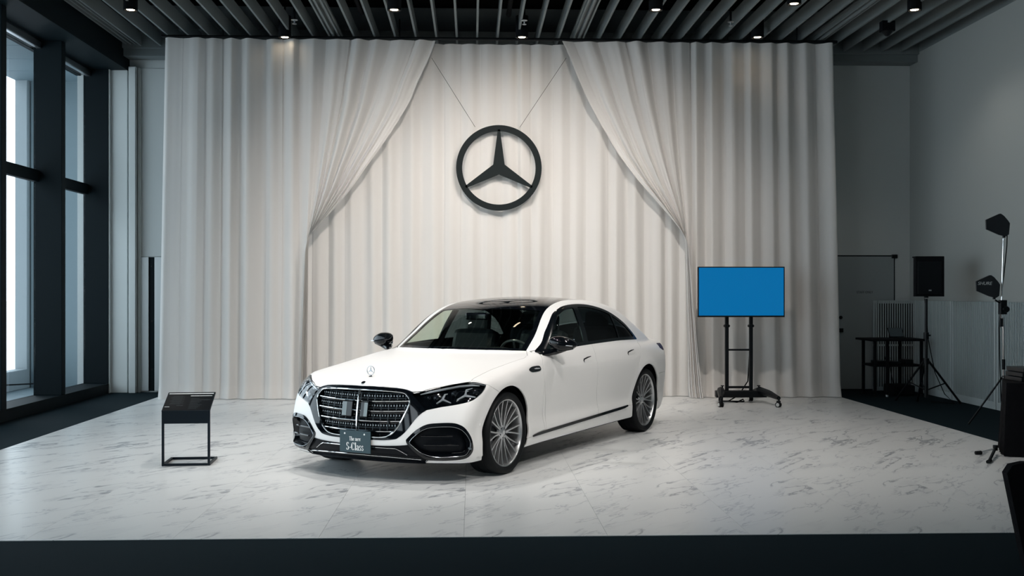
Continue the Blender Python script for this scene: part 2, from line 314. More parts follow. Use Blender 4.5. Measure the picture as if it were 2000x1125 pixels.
# ------------------------------------------------------------------ curtains
M_cloth = bpy.data.materials.new('sheer_white_cloth'); M_cloth.use_nodes = True
def _cloth():
    n, l = nodes(M_cloth); b = n['Principled BSDF']; out = [q for q in n if q.type == 'OUTPUT_MATERIAL'][0]
    b.inputs['Base Color'].default_value = (.82, .80, .775, 1); b.inputs['Roughness'].default_value = .8; b.inputs['Specular IOR Level'].default_value = .15
    t = n.new('ShaderNodeBsdfTranslucent'); t.inputs[0].default_value = (.76, .76, .76, 1); mx = n.new('ShaderNodeMixShader'); mx.inputs[0].default_value = .36
    tc = n.new('ShaderNodeTexCoord'); mp = n.new('ShaderNodeMapping'); mp.inputs['Scale'].default_value = (1, 1, .04); w = n.new('ShaderNodeTexNoise'); w.inputs['Scale'].default_value = 60; bp = n.new('ShaderNodeBump'); bp.inputs['Strength'].default_value = .15; bp.inputs['Distance'].default_value = .004
    l.new(tc.outputs['Object'], mp.inputs[0]); l.new(mp.outputs[0], w.inputs['Vector']); l.new(w.outputs['Fac'], bp.inputs['Height']); l.new(bp.outputs[0], b.inputs['Normal'])
    l.new(b.outputs[0], mx.inputs[1]); l.new(t.outputs[0], mx.inputs[2]); l.new(mx.outputs[0], out.inputs[0])
_cloth()
CY = 15.92; CZ = 5.20
def grid_obj(name, P, m, parent=None):
    nv, nu = P.shape[:2]; idx = np.arange(nv*nu).reshape(nv, nu)
    q = np.stack([idx[:-1, :-1], idx[:-1, 1:], idx[1:, 1:], idx[1:, :-1]], -1).reshape(-1, 4)
    me = bpy.data.meshes.new(name); me.from_pydata(P.reshape(-1, 3).tolist(), [], q.tolist()); me.shade_smooth(); return link(name, me, m, parent)
def pleat(s, seed, pitch, amp):
    """fold profile along the rail: flat faces joined by quick turns, uneven pitch"""
    r = np.random.default_rng(seed); n = int(s.max()/pitch*1.5)+6
    k = np.cumsum(pitch*(1+.28*r.uniform(-1, 1, n)))-pitch; a = amp*(1+.5*r.uniform(-1, 1, n)); d = r.uniform(.30, .70, n)
    i = np.clip(np.searchsorted(k, s)-1, 0, n-2); t = (s-k[i])/(k[i+1]-k[i])
    tri = np.where(t < d[i], t/d[i], (1-t)/(1-d[i]))
    f = tri*tri*(3-2*tri)
    return a[i]*(f-.5)+amp*.03*np.sin(s*2*math.pi/(pitch*.37)+seed)
def wob(s, z, seed, amp=.02):
    r = np.random.default_rng(seed); o = 0
    for _ in range(4): o = o+np.sin(s*r.uniform(2, 9)+z*r.uniform(-.5, .5)+r.uniform(0, 6))*amp/4
    return o
def hem(z): return .004+0*z
# back sheet: straight pleats
zz = np.r_[np.linspace(CZ, CZ-.12, 5), np.linspace(CZ-.2, .012, 70)]
u = np.linspace(-4.35, 5.25, 1100); S = u+4.35
P = np.zeros((len(zz), len(u), 3)); Z, U = np.meshgrid(zz, u, indexing='ij')
low = np.clip((3.2-Z)/3.2, 0, 1)
P[..., 0] = U+.012*np.sin(U*3.1)*low
sp = pleat(S, 3, .27, .055)[None]; sp2 = pleat(S, 21, .19, .05)[None]
P[..., 1] = CY+.10-(sp*(1-.15*low)+sp2*.30*low)+wob(U*1.3, Z, 5, .02)
P[..., 2] = Z
# the hem spreads forward where the cloth is too long
P[..., 1] -= .10*np.clip((.25-Z)/.25, 0, 1)**1.5*(.5+.5*np.sin(U*5.3+1))*np.clip((U-1.8)/1.0, 0, 1)
bc = tag(grid_obj('sheer_curtain', P, M_cloth), 'wide white sheer curtain hanging straight behind the car and the star emblem', 'curtain')
def swag(name, sgn, xo_top, xo_bot, xi_top, edge, seed, label, ypix, keep):
    """one gathered drape: outer edge hangs straight, inner edge is swept aside; edge = list of (row px, inner edge px)"""
    ed = np.array(edge, float); X = np.array([ip(x, y, CY-.12)[0] for y, x in ed]); Zs = np.array([ip(x, y, CY-.12)[1] for y, x in ed])
    o_ = np.argsort(Zs); ez = np.interp(zz2, Zs[o_], X[o_])
    for _ in range(3): ez[1:-1] = (ez[:-2]+2*ez[1:-1]+ez[2:])/4
    tie = ez[np.argmin(np.abs(zz2-ip(0, ypix, CY)[1]))]
    e = np.clip((xi_top-ez)/(xi_top-tie), 0, 1.3)           # 0 at the rail, 1 at the gather
    uu = np.linspace(0, 1, 900); wtop = xi_top-xo_top
    top = xo_top+wtop*uu
    c = uu*1.0; wt = tie-xo_top                      # below the gather: the outer folds stay, the inner ones bunch up
    f = np.where(uu < keep, uu, keep+(uu-keep)*0)
    lowx = np.minimum(wtop*uu, 0*uu+1e9) if sgn > 0 else wtop*uu
    k2 = (wt/wtop)
    lowu = np.where(uu < keep, uu, keep+(k2-keep)*(1-np.exp(-(uu-keep)/max(1e-3, (k2-keep))*1.0))/(1-np.exp(-(1-keep)/max(1e-3, (k2-keep)))))
    low_ = xo_top+wtop*lowu
    P = np.zeros((len(zz2), len(uu), 3)); s = uu*abs(wtop)*1.0
    a1 = pleat(s, seed, .31, .08); a2 = pleat(s, seed+9, .21, .115); g = np.clip((uu-keep)/(1-keep), 0, 1)
    for i, z in enumerate(zz2):
        x = top+(low_-top)*e[i]; out = (xo_bot-xo_top)*(CZ-z)/CZ*(1-uu)**3
        P[i, :, 0] = x+out
        gi = g*min(1, e[i]*1.3); bunch = np.exp(-((z-ip(0, ypix, CY)[1])/.55)**2)
        y = CY-.09-(a1*(1-gi)+a2*gi*1.1)*(1-.40*bunch*g)+wob(s*1.2, np.full_like(s, z), seed, .025)
        y -= .14*g*(e[i] > .0)*np.minimum(1, e[i])+.03*g*bunch
        P[i, :, 1] = y; P[i, :, 2] = z
    P[..., 1] -= .05*np.clip((.2-P[..., 2])/.2, 0, 1)
    return tag(grid_obj(name, P, M_cloth), label, 'curtain', 'drapes swept aside in front of the sheer curtain')
zz2 = np.r_[np.linspace(CZ+.01, CZ-.1, 5), np.linspace(CZ-.16, .014, 150)]
swag('draped_curtain', 1, xb(327, CY), xb(314, CY), xb(850, CY-.12), [(80, 850), (115, 836), (160, 815), (200, 799), (240, 775), (280, 749), (325, 717), (370, 686), (405, 657), (430, 635), (450, 616), (465, 604), (490, 599), (560, 596), (660, 592), (790, 589)], 11,
     'white drape swept toward the windows in front of the sheer curtain', 470, .50)
swag('draped_curtain', -1, xb(1620, CY), xb(1636, CY), xb(1098, CY-.12), [(80, 1098), (110, 1112), (150, 1128), (200, 1150), (250, 1177), (300, 1206), (350, 1243), (400, 1286), (435, 1315), (460, 1333), (480, 1341), (520, 1345), (600, 1352), (700, 1363), (790, 1373)], 29,
     'white drape swept toward the television in front of the sheer curtain', 470, .50)
rl = tag(empty('curtain_rail', (0, CY-.02, CZ+.05)), 'thin black rail carrying the white curtains under the ceiling', 'rail')
MB().tube([(-4.48, 0, 0), (5.40, 0, 0)], .022, 10).build('tube', M_black, rl)
for x in (-3.6, -1.05, .75, 3.1, 4.8): MB().tube([(x, 0, 0), (x, 0, .28)], .008, 8).build('hanger', M_black, rl)
# ------------------------------------------------------------------ star emblem
EY = CY-.03
ex0, ez0 = ip(974.5, 328, EY); er = (ip(1058, 328, EY)[0]-ip(891, 328, EY)[0])/2
M_emb = mat('emblem_black', (.005, .009, .010), .65, spec=.15)
em = tag(empty('star_emblem', (ex0, EY, ez0)), 'large dark three pointed star in a ring hung before the sheer curtain', 'emblem')
MB().lathe([(er, -.012), (er, .012), (er*.858, .012), (er*.858, -.012)], 96, RX(math.pi/2), closed=True).build('ring', M_emb, em)
R_, r_, w_ = er*.90, er*.155, .016
pts = []
for k in range(3):
    a = math.pi/2+k*2*math.pi/3; b = a+math.pi/3
    pts += [(R_*math.cos(a)+w_*math.sin(a), R_*math.sin(a)-w_*math.cos(a)), (R_*math.cos(a)-w_*math.sin(a), R_*math.sin(a)+w_*math.cos(a)), (r_*math.cos(b), r_*math.sin(b))]
MB().prism(pts, -.012, .012, RX(math.pi/2)).build('star', M_emb, em)
for (ax_, ay_, bx_, by_) in ((843, 113, 928, 248), (1106, 113, 1015, 249)):
    a = ip(ax_, ay_, EY); b = ip(bx_, by_, EY)
    MB().tube([(a[0]-ex0, .0, a[1]-ez0), (b[0]-ex0, 0, b[1]-ez0)], .0030, 6).build('wire', M_blackm, em)
# ------------------------------------------------------------------ car body surface (numbers in metres; x forward, y left, z up, origin under the front axle)
WB, WR, WZ = 3.216, .350, .347
def nspl(xs, ys):
    xs = np.array(xs, float); ys = np.array(ys, float)
    if xs[0] > xs[-1]: xs, ys = xs[::-1], ys[::-1]
    n = len(xs); h = np.diff(xs); A = np.zeros((n, n)); b = np.zeros(n); A[0, 0] = A[-1, -1] = 1
    for i in range(1, n-1):
        A[i, i-1], A[i, i], A[i, i+1] = h[i-1], 2*(h[i-1]+h[i]), h[i]
        b[i] = 6*((ys[i+1]-ys[i])/h[i]-(ys[i]-ys[i-1])/h[i-1])
    m = np.linalg.solve(A, b)
    def f(x):
        x = np.clip(np.asarray(x, float), xs[0], xs[-1]); i = np.clip(np.searchsorted(xs, x)-1, 0, n-2)
        a = (xs[i+1]-x)/h[i]; c = (x-xs[i])/h[i]
        return a*ys[i]+c*ys[i+1]+((a**3-a)*m[i]+(c**3-c)*m[i+1])*h[i]**2/6
    return f
def smax(a, b, k):
    h = np.clip(.5+.5*(a-b)/k, 0, 1); return b*(1-h)+a*h+k*h*(1-h)
def smin(a, b, k): return -smax(-a, -b, k)
def sstep(x, a, b):
    t = np.clip((x-a)/(b-a), 0, 1); return t*t*(3-2*t)
cb_plan = nspl([1.0, .6, .35, .15, 0, -.4, -.9, -1.8, -2.7, -3.2, -3.6, -3.9, -4.2, -4.45],
               [.91, .932, .946, .952, .954, .951, .949, .950, .956, .960, .946, .912, .855, .78])
cb_sect = nspl([.12, .20, .27, .33, .40, .48, .58, .68, .77, .84, .90, .96, 1.02, 1.10, 1.3],
               [.075, .042, .030, .026, .034, .026, .010, .002, .001, .010, .028, .052, .086, .14, .30])
cb_top = nspl([1.0, .92, .85, .78, .67, .4, 0, -.4, -.7, -1.2, -2.5, -3.1, -3.5, -3.9, -4.2, -4.35, -4.5],
              [.68, .745, .788, .816, .842, .893, .946, .988, 1.004, 1.012, 1.018, 1.026, 1.044, 1.06, 1.055, 1.045, 1.015])
cb_crown = nspl([1.0, .6, .2, -.3, -.7, -1.2, -2.6, -3.3, -3.8, -4.5], [.075, .075, .07, .06, .03, .0, .0, .05, .09, .10])
cb_front = nspl([.10, .16, .21, .28, .38, .5, .6, .7, .78, .84, .95], [.74, .80, .845, .868, .872, .866, .853, .832, .80, .755, .62])
cb_fk = nspl([.1, .3, .45, .6, .75, .85, 1.0], [.27, .25, .26, .295, .355, .42, .48])
cb_rear = nspl([.1, .22, .35, .6, .85, 1.0, 1.08, 1.3], [-4.08, -4.22, -4.33, -4.37, -4.34, -4.29, -4.23, -4.0])
cb_bot = nspl([1.0, .6, .3, -.4, -1.5, -2.8, -3.7, -4.1, -4.5], [.165, .155, .155, .17, .18, .185, .20, .24, .30])
gh_side = nspl([.85, .95, 1.0, 1.1, 1.2, 1.3, 1.38, 1.42, 1.46, 1.52], [.93, .892, .872, .838, .797, .748, .705, .678, .642, .57])
gh_tap = nspl([0, -.5, -.8, -1.2, -2.2, -2.7, -3.1, -3.5, -3.9, -4.3], [.06, .035, .008, 0, 0, .006, .026, .072, .145, .25])
gh_roof = nspl([0, -.25, -.42, -.6, -.9, -1.15, -1.35, -1.6, -1.9, -2.2, -2.5, -2.8, -3.1, -3.4, -3.7, -3.95, -4.3],
               [.79, .92, .998, 1.088, 1.245, 1.36, 1.425, 1.472, 1.497, 1.501, 1.488, 1.452, 1.395, 1.312, 1.213, 1.118, .97])
def car_F(p):
    x, y, z = p[..., 0], p[..., 1], p[..., 2]; ay = np.sqrt(y*y+1e-6)
    Y = cb_plan(x)-cb_sect(z)
    for wx in (0, -WB):
        d = np.sqrt((x-wx)**2+(z-WZ)**2)
        Y = Y+.010*np.exp(-((d-.425)/.045)**2)*(z > .2)
    side = ay-Y
    top = z-(cb_top(x)-cb_crown(x)*(ay/.85)**2)
    lo = smax(side, top, .085)
    fr = (x-(cb_front(z)-cb_fk(z)*(ay/.9)**2.5))*.85
    lo = smax(lo, fr, .07)
    rr = ((cb_rear(z)+.38*(ay/.9)**2.6)-x)*.85
    lo = smax(lo, rr, .08)
    lo = smax(lo, cb_bot(x)-z, .02)
    gs = ay-(gh_side(z)-gh_tap(x))
    xe = x+.19*(ay/.72)**2*sstep(x, -1.75, -1.0)-.22*(ay/.72)**2*sstep(-x, 2.7, 3.4)
    gt = (z-(gh_roof(xe)-(.115+.055*sstep(x, -1.9, -1.2))*ay**2))*.85
    g = smax(gs, gt, .055)
    g = smax(g, .8-z, .01)
    return smin(lo, g, .025)
def car_G(p, e=.0015):
    g = np.empty(p.shape)
    for i in range(3):
        d = np.zeros(3); d[i] = e
        g[..., i] = (car_F(p+d)-car_F(p-d))/(2*e)
    return g
def surface_nets(F, lo, hi, h):
    ax = [np.arange(lo[i], hi[i]+h*.5, h) for i in range(3)]
    X, Y, Z = np.meshgrid(*ax, indexing='ij'); G = np.stack([X, Y, Z], -1)
    f = F(G); ins = f < 0; n = f.shape
    acc = np.zeros((n[0]-1, n[1]-1, n[2]-1, 3)); cnt = np.zeros((n[0]-1, n[1]-1, n[2]-1))
    quads = []
    for a in range(3):
        sl0 = [slice(None)]*3; sl1 = [slice(None)]*3; sl0[a] = slice(0, -1); sl1[a] = slice(1, None)
        f0, f1 = f[tuple(sl0)], f[tuple(sl1)]; cr = (f0 < 0) != (f1 < 0)
        idx = np.argwhere(cr); t = (f0[cr]/(f0[cr]-f1[cr]))
        P = G[tuple(sl0)][cr].copy(); P[:, a] += t*h
        b, c = (a+1) % 3, (a+2) % 3
        cells = []
        for db, dc in ((-1, -1), (0, -1), (0, 0), (-1, 0)):
            q = idx.copy(); q[:, b] += db; q[:, c] += dc; cells.append(q)
        for q in cells:
            ok = ((q >= 0) & (q < np.array(cnt.shape))).all(1); qq = q[ok]
            np.add.at(acc, tuple(qq.T), P[ok]); np.add.at(cnt, tuple(qq.T), 1)
        ok = np.ones(len(idx), bool)
        for q in cells: ok &= ((q >= 0) & (q < np.array(cnt.shape))).all(1)
        Q = np.stack([q[ok] for q in cells], 1); flip = ~(f0[cr][ok] < 0)
        Q[flip] = Q[flip][:, ::-1]; quads.append(Q)
    use = cnt > 0; ids = -np.ones(cnt.shape, int); ids[use] = np.arange(use.sum())
    V = acc[use]/cnt[use][:, None]
    Q = np.concatenate([ids[q[..., 0], q[..., 1], q[..., 2]] for q in quads])
    return V, Q
def newton(V, F, G, it=4):
    for _ in range(it):
        g = G(V); f = F(V); s = -f/np.maximum((g*g).sum(-1), .05)
        V = V+np.clip(s, -.02, .02)[:, None]*g
    return V
# ------------------------------------------------------------------ car: the body surface is cut into panels
def psd(P, poly):
    """signed distance to a closed 2D outline, negative inside"""
    p = np.asarray(poly, float); d = np.full(len(P), 1e9); s = np.zeros(len(P), bool)
    for a, b in zip(p, np.roll(p, -1, 0)):
        e = b-a; w = P-a; t = np.clip((w@e)/max(e@e, 1e-12), 0, 1); q = w-t[:, None]*e; d = np.minimum(d, (q*q).sum(1))
        c = (a[1] > P[:, 1]) != (b[1] > P[:, 1])
        with np.errstate(divide='ignore', invalid='ignore'): xi = (b[0]-a[0])*(P[:, 1]-a[1])/(b[1]-a[1])+a[0]
        s ^= c & (P[:, 0] < xi)
    return np.where(s, -1, 1)*np.sqrt(d)
def cr(pts, n=6):
    """rounded outline through the points; a third value marks a sharp corner"""
    m = len(pts); out = []
    for i in range(m):
        p0, p1, p2, p3 = (np.array(pts[(i+k-1) % m][:2], float) for k in range(4))
        if len(pts[i]) > 2: p0 = 2*p1-p2
        if len(pts[(i+1) % m]) > 2: p3 = 2*p2-p1
        for k in range(n):
            t = k/n; out.append(.5*(2*p1+(p2-p0)*t+(2*p0-5*p1+4*p2-p3)*t*t+(3*p1-p0-3*p2+p3)*t**3))
    return np.array(out)
def cut(M, f):
    """split a triangle mesh along f = 0; returns (f < 0 side, f > 0 side)"""
    V, N, Tr = M
    if len(Tr) == 0: return M, M
    f = np.where(np.abs(f) < 1e-6, 1e-6, f); s = f < 0; k = s[Tr].sum(1)
    tin, tout = [Tr[k == 3]], [Tr[k == 0]]; ev = {}; nv, nn = [], []
    E = []
    for kk in (1, 2):
        t = Tr[k == kk]; lone = s[t] if kk == 1 else ~s[t]; j = lone.argmax(1); r = np.arange(len(t))
        E.append((kk, t[r, j], t[r, (j+1) % 3], t[r, (j+2) % 3]))
    allE = np.concatenate([np.sort(np.stack([a, b], 1), 1) for _, a, b, _ in E]+[np.sort(np.stack([a, c], 1), 1) for _, a, _, c in E])
    if len(allE):
        uq, inv = np.unique(allE, axis=0, return_inverse=True); inv = inv.ravel(); n0 = len(V)
        t = (f[uq[:, 0]]/(f[uq[:, 0]]-f[uq[:, 1]]))[:, None]
        V = np.r_[V, V[uq[:, 0]]*(1-t)+V[uq[:, 1]]*t]; q = N[uq[:, 0]]*(1-t)+N[uq[:, 1]]*t; N = np.r_[N, q/np.linalg.norm(q, axis=1)[:, None]]
        n1 = [len(e[1]) for e in E]; ab = inv[:sum(n1)]+n0; ac = inv[sum(n1):]+n0; o = 0
        for (kk, a, b, c), n_ in zip(E, n1):
            x, y = ab[o:o+n_], ac[o:o+n_]; o += n_
            A_, B_ = np.stack([a, x, y], 1), np.r_[np.stack([x, b, c], 1), np.stack([x, c, y], 1)]
            (tin if kk == 1 else tout).append(A_); (tout if kk == 1 else tin).append(B_)
    def pack(ts):
        t = np.concatenate(ts); u, i = np.unique(t, return_inverse=True); return (V[u], N[u], i.reshape(-1, 3))
    return pack(tin), pack(tout)
def cutgap(M, fn, g=.0022): return cut(M, fn(M[0])+g)[0], cut(M, fn(M[0])-g)[1]
def offs(M, d): return (M[0]+M[1]*d, M[1], M[2])
def flipy(M): return (M[0]*[1, -1, 1], M[1]*[1, -1, 1], M[2][:, ::-1])
def join(*Ms):
    o = 0; V, N, Tr = [], [], []
    for m in Ms: V.append(m[0]); N.append(m[1]); Tr.append(m[2]+o); o += len(m[0])
    return (np.concatenate(V), np.concatenate(N), np.concatenate(Tr))
def rim(M, depth):
    """turn the open edges inward so that a panel shows its thickness"""
    V, N, Tr = M; e = np.concatenate([Tr[:, [0, 1]], Tr[:, [1, 2]], Tr[:, [2, 0]]]); k = np.sort(e, 1)
    _, inv, cnt = np.unique(k, axis=0, return_inverse=True, return_counts=True); e = e[cnt[inv.ravel()] == 1]
    e = e[~((np.abs(V[e[:, 0], 1]) < 2e-3) & (np.abs(V[e[:, 1], 1]) < 2e-3))]
    if not len(e): return M
    a, b = V[e[:, 0]], V[e[:, 1]]; c, d = b-N[e[:, 1]]*depth, a-N[e[:, 0]]*depth
    n = np.cross(b-a, d-a); n /= np.maximum(np.linalg.norm(n, axis=1), 1e-9)[:, None]; n = -n
    m = len(e); i = np.arange(m)+len(V)
    return (np.r_[V, a, b, c, d], np.r_[N, n, n, n, n], np.r_[Tr, np.stack([i+m, i, i+2*m], 1), np.stack([i+2*m, i, i+3*m], 1)])
def panel(name, M, m, parent, depth=.010):
    if depth: M = rim(M, depth)
    me = bpy.data.meshes.new(name); me.from_pydata(M[0].tolist(), [], M[2].tolist()); me.shade_smooth()
    me.normals_split_custom_set_from_vertices(M[1].tolist()); return link(name, me, m, parent)
def both(name, M, m, parent, depth=.010): return [panel(name, M, m, parent, depth), panel(name, flipy(M), m, parent, depth)]
def mid(name, M, m, parent, depth=.010): return panel(name, join(M, flipy(M)), m, parent, depth)
def bis(fn, a, b, it=40):
    """point where a ray a -> b enters the body"""
    a = np.asarray(a, float); b = np.asarray(b, float); t = np.linspace(0, 1, 200); p = a+(b-a)*t[:, None]; f = car_F(p); i = int(np.argmax(f < 0)); lo, hi = t[max(i-1, 0)], t[i]
    for _ in range(it):
        m = (lo+hi)/2
        if car_F((a+(b-a)*m)[None])[0] < 0: hi = m
        else: lo = m
    q = a+(b-a)*lo; n = car_G(q[None])[0]; return q, n/np.linalg.norm(n)
class SurfMap:
    """body surface as a table over two coordinates, read off along parallel rays"""
    def __init__(s, u, v, ray):
        s.u, s.v = u, v; U_, V_ = np.meshgrid(u, v, indexing='ij'); A, B = ray(U_.ravel(), V_.ravel())
        lo = np.zeros(len(A)); hi = np.full(len(A), -1.)
        for t in np.linspace(0, 1, 45):
            ins = (car_F(A+(B-A)*t) < 0) & (hi < 0); hi = np.where(ins, t, hi); lo = np.where(hi < 0, t, lo)
        hi = np.where(hi < 0, 1, hi)
        for _ in range(14):
            m = (lo+hi)/2; ins = car_F(A+(B-A)*m[:, None]) < 0; hi = np.where(ins, m, hi); lo = np.where(ins, lo, m)
        p = A+(B-A)*lo[:, None]; n = car_G(p); n /= np.maximum(np.linalg.norm(n, axis=1), 1e-9)[:, None]; s.t = np.concatenate([p, n], 1).reshape(len(u), len(v), 6)
    def __call__(s, a, b):
        i = (a-s.u[0])/(s.u[1]-s.u[0]); j = (b-s.v[0])/(s.v[1]-s.v[0]); i0 = int(min(max(i, 0), len(s.u)-2)); j0 = int(min(max(j, 0), len(s.v)-2)); i -= i0; j -= j0
        r = s.t[i0, j0]*(1-i)*(1-j)+s.t[i0+1, j0]*i*(1-j)+s.t[i0, j0+1]*(1-i)*j+s.t[i0+1, j0+1]*i*j; return r[:3], r[3:]
_k = lambda u, *c: np.stack([np.broadcast_to(q, u.shape) for q in c], 1)
SF = SurfMap(np.arange(0, .67, .012), np.arange(.17, .82, .012), lambda u, v: (_k(u, 1.1, u, v), _k(u, .2, u, v)))
SCn = SurfMap(np.arange(-.42, .62, .012), np.arange(.17, .83, .012), lambda u, v: (_k(u, 1.1, 1.1+u, v), _k(u, -.2, -.2+u, v)))
SS = SurfMap(np.arange(-3.0, .5, .02), np.arange(.2, 1.0, .015), lambda u, v: (_k(u, u, 1.3, v), _k(u, u, .2, v)))
def s_front(y, z, off=0.): q, n = SF(abs(y), z); q = q+n*off; return Vector((q[0], q[1]*(1 if y >= 0 else -1), q[2]))
def s_cor(s, z, off=0., sg=1): q, n = SCn(s, z); q = q+n*off; return Vector((q[0], q[1]*sg, q[2]))
def s_side(x, z, off=0., sg=1): q, n = SS(x, z); q = q+n*off; return Vector((q[0], q[1]*sg, q[2]))
def s_top(x, y, off=0.): q, n = bis(None, (x, y, 1.8), (x, y, .3)); return Vector(q+n*off)
# ---- materials
M_paint = mat('white_satin_paint', (.84, .835, .82), .33, spec=.5)
M_cglass = glass_mat('car_glass', (.80, .87, .79), .05, .5); M_tint = glass_mat('car_dark_glass', (.075, .10, .11), .05, .25); M_lens = glass_mat('lamp_cover', (.88, .91, .93), .05)
M_inner = mat('car_interior', (.006, .008, .009), .7, spec=.2); M_seat = mat('seat_leather', (.008, .012, .016), .5, spec=.3)
M_spoke = mat('machined_spoke', (.60, .61, .62), .28, metal=.9); M_barrel = mat('rim_barrel', (.035, .040, .045), .4, metal=.6); M_disc = mat('brake_disc', (.16, .17, .18), .4, metal=.8)
M_drl = mat('lamp_crystal', (.80, .82, .85), .12, metal=.7); M_red = mat('tail_lamp_red', (.03, .006, .010), .4)
M_proj = mat('projector_lens', (.008, .010, .013), .06)
M_plate = mat('number_plate', (.020, .050, .062), .5); M_ltr = mat('plate_lettering', (.88, .88, .86), .5)
M_semi = mat('semi_gloss_black', (.003, .004, .006), .35, spec=.15)
M_dchr = mat('dark_chrome', (.35, .37, .39), .15, metal=1.)
# ---- base mesh of the left half
V0, Q0 = surface_nets(car_F, (-4.47, -.024, .10), (.95, 1.03, 1.56), .0165)
V0 = newton(V0, car_F, car_G, 5); N0 = car_G(V0); N0 /= np.linalg.norm(N0, axis=1)[:, None]
Mb = (V0, N0, np.r_[Q0[:, [0, 1, 2]], Q0[:, [0, 2, 3]]])
_t = Mb[2]; _fn = np.cross(V0[_t[:, 1]]-V0[_t[:, 0]], V0[_t[:, 2]]-V0[_t[:, 0]])
if (np.einsum('ij,ij->i', _fn, N0[_t[:, 0]])).mean() < 0: Mb = (V0, N0, _t[:, ::-1])
Mb = cut(Mb, -Mb[0][:, 1])[0]
_V = Mb[0]; _V[:, 1] = np.where(_V[:, 1] < 1e-4, 0, _V[:, 1])
AR = .405
def f_arch(V): return np.minimum.reduce([np.maximum(np.hypot(V[:, 0]-wx, V[:, 2]-WZ)-AR, .45-V[:, 1]) for wx in (0, -WB)])
Mb = cut(Mb, f_arch(Mb[0]))[1]
Mu, M = cut(Mb, Mb[0][:, 2]-(cb_bot(Mb[0][:, 0])+.010))
# ---- outlines (metres on the body surface)
hl = cr([(-.289, .722, 1), (-.176, .741), (.058, .778), (.267, .802), (.383, .809), (.475, .806), (.586, .785, 1), (.548, .749), (.488, .711), (.406, .677), (.309, .655), (.168, .636), (.013, .620), (-.148, .596, 1)])
su = cr([(-.2, .770, 1), (0, .770), (.174, .770), (.358, .762), (.425, .752), (.480, .728, 1), (.64, .70, 1), (.605, .598, 1), (.563, .568), (.522, .52), (.478, .457), (.437, .408), (.393, .374), (.364, .36), (.274, .348), (.158, .345), (0, .344), (-.2, .344, 1)])
gr = cr([(-.2, .742, 1), (.2, .742), (.381, .733), (.436, .71), (.466, .662), (.455, .613), (.412, .507), (.363, .431), (.316, .392), (.261, .374), (.167, .368), (0, .367), (-.2, .367, 1)])
ik = cr([(-.368, .346), (-.347, .378), (-.257, .442), (-.155, .483), (-.043, .495), (.118, .497), (.202, .484), (.273, .452), (.341, .384), (.373, .312), (.372, .263), (.321, .221), (.239, .203), (.087, .194), (-.063, .194), (-.138, .199), (-.226, .232), (-.319, .291)])
lb = cr([(-.2, .303, 1), (.162, .300), (.453, .316), (.60, .36, 1), (.625, .205, 1), (.585, .176), (.50, .10, 1), (-.2, .10, 1)])
dl = cr([(-.778, .973, 1), (-.972, 1.071), (-1.139, 1.186), (-1.335, 1.312), (-1.472, 1.369), (-1.655, 1.409), (-1.914, 1.425), (-2.167, 1.420), (-2.392, 1.394), (-2.595, 1.355), (-2.776, 1.298), (-2.954, 1.217), (-3.096, 1.122), (-3.23, 1.020, 1), (-2.655, 1.031), (-2.095, 1.026), (-1.805, 1.021), (-1.531, 1.014), (-1.098, .994)])
ye = nspl([-.6, -.817, -1.008, -1.187, -1.395, -1.661, -1.863, -2.25, -2.9], [.735, .702, .679, .641, .597, .572, .556, .545, .53])
xcw = nspl([0, .181, .404, .603, .71, .9], [-.466, -.488, -.573, -.701, -.787, -.95]); xhd = nspl([0, .24, .583, .9], [-1.25, -1.321, -1.443, -1.6])
hood_poly = [(.83, -.2), (.800, 0), (.794, .174), (.769, .358), (.758, .425), (.752, .47), (.719, .543), (.612, .67), (.5, .767), (.428, .823), (.341, .813), (.245, .808), (.007, .790), (-.267, .798), (-.529, .822), (-.651, .789), (-.787, .71), (-.701, .603), (-.573, .404), (-.488, .181), (-.466, 0), (-.46, -.2)]
fdoor = [(-.80, 1.00), (-.762, .96), (-.690, .896), (-.675, .767), (-.706, .625), (-.768, .40), (-.760, .287), (-1.95, .318), (-1.94, .397), (-1.862, .559), (-1.861, .762), (-1.876, .901), (-1.903, .988), (-1.91, 1.06), (-1.1, 1.04)]
rdoor = [(-1.91, 1.06), (-1.903, .988), (-1.876, .901), (-1.861, .762), (-1.862, .559), (-1.94, .397), (-1.95, .318), (-2.75, .334), (-2.79, .45), (-2.82, .602), (-2.937, .714), (-2.965, .774), (-3.065, .87), (-3.104, .931), (-3.225, 1.019), (-3.0, 1.05)]
xz = lambda V: V[:, [0, 2]]
yz = lambda V: V[:, [1, 2]]
sz = lambda V: np.stack([V[:, 1]-V[:, 0], V[:, 2]], 1)
xy = lambda V: V[:, [0, 1]]
f_hl = lambda V: np.maximum(psd(sz(V), hl), .2-V[:, 0])
f_su = lambda V: np.maximum(psd(yz(V), su), .45-V[:, 0])
f_gr = lambda V: np.maximum(psd(yz(V), gr), .45-V[:, 0])
f_ik = lambda V: np.maximum(psd(sz(V), ik), .35-V[:, 0])
f_lb = lambda V: np.maximum(psd(yz(V), lb), .5-V[:, 0])
f_dl = lambda V: np.maximum(np.maximum(psd(xz(V), dl), .9-V[:, 2]), .40-V[:, 1])
f_up = lambda V: np.maximum.reduce([V[:, 1]-ye(V[:, 0]), V[:, 0]-xcw(V[:, 1]), -2.85-V[:, 0], .97-V[:, 2]])
f_rw = lambda V: np.maximum.reduce([V[:, 1]-(.56+.08*np.clip((-3.0-V[:, 0])/.7, 0, 1)), V[:, 0]+2.98, -3.74-V[:, 0], 1.0-V[:, 2]])
def wl_(V, a, b, sg):
    x = a[0]+(V[:, 2]-a[1])*(b[0]-a[0])/(b[1]-a[1]); return sg*(V[:, 0]-x)
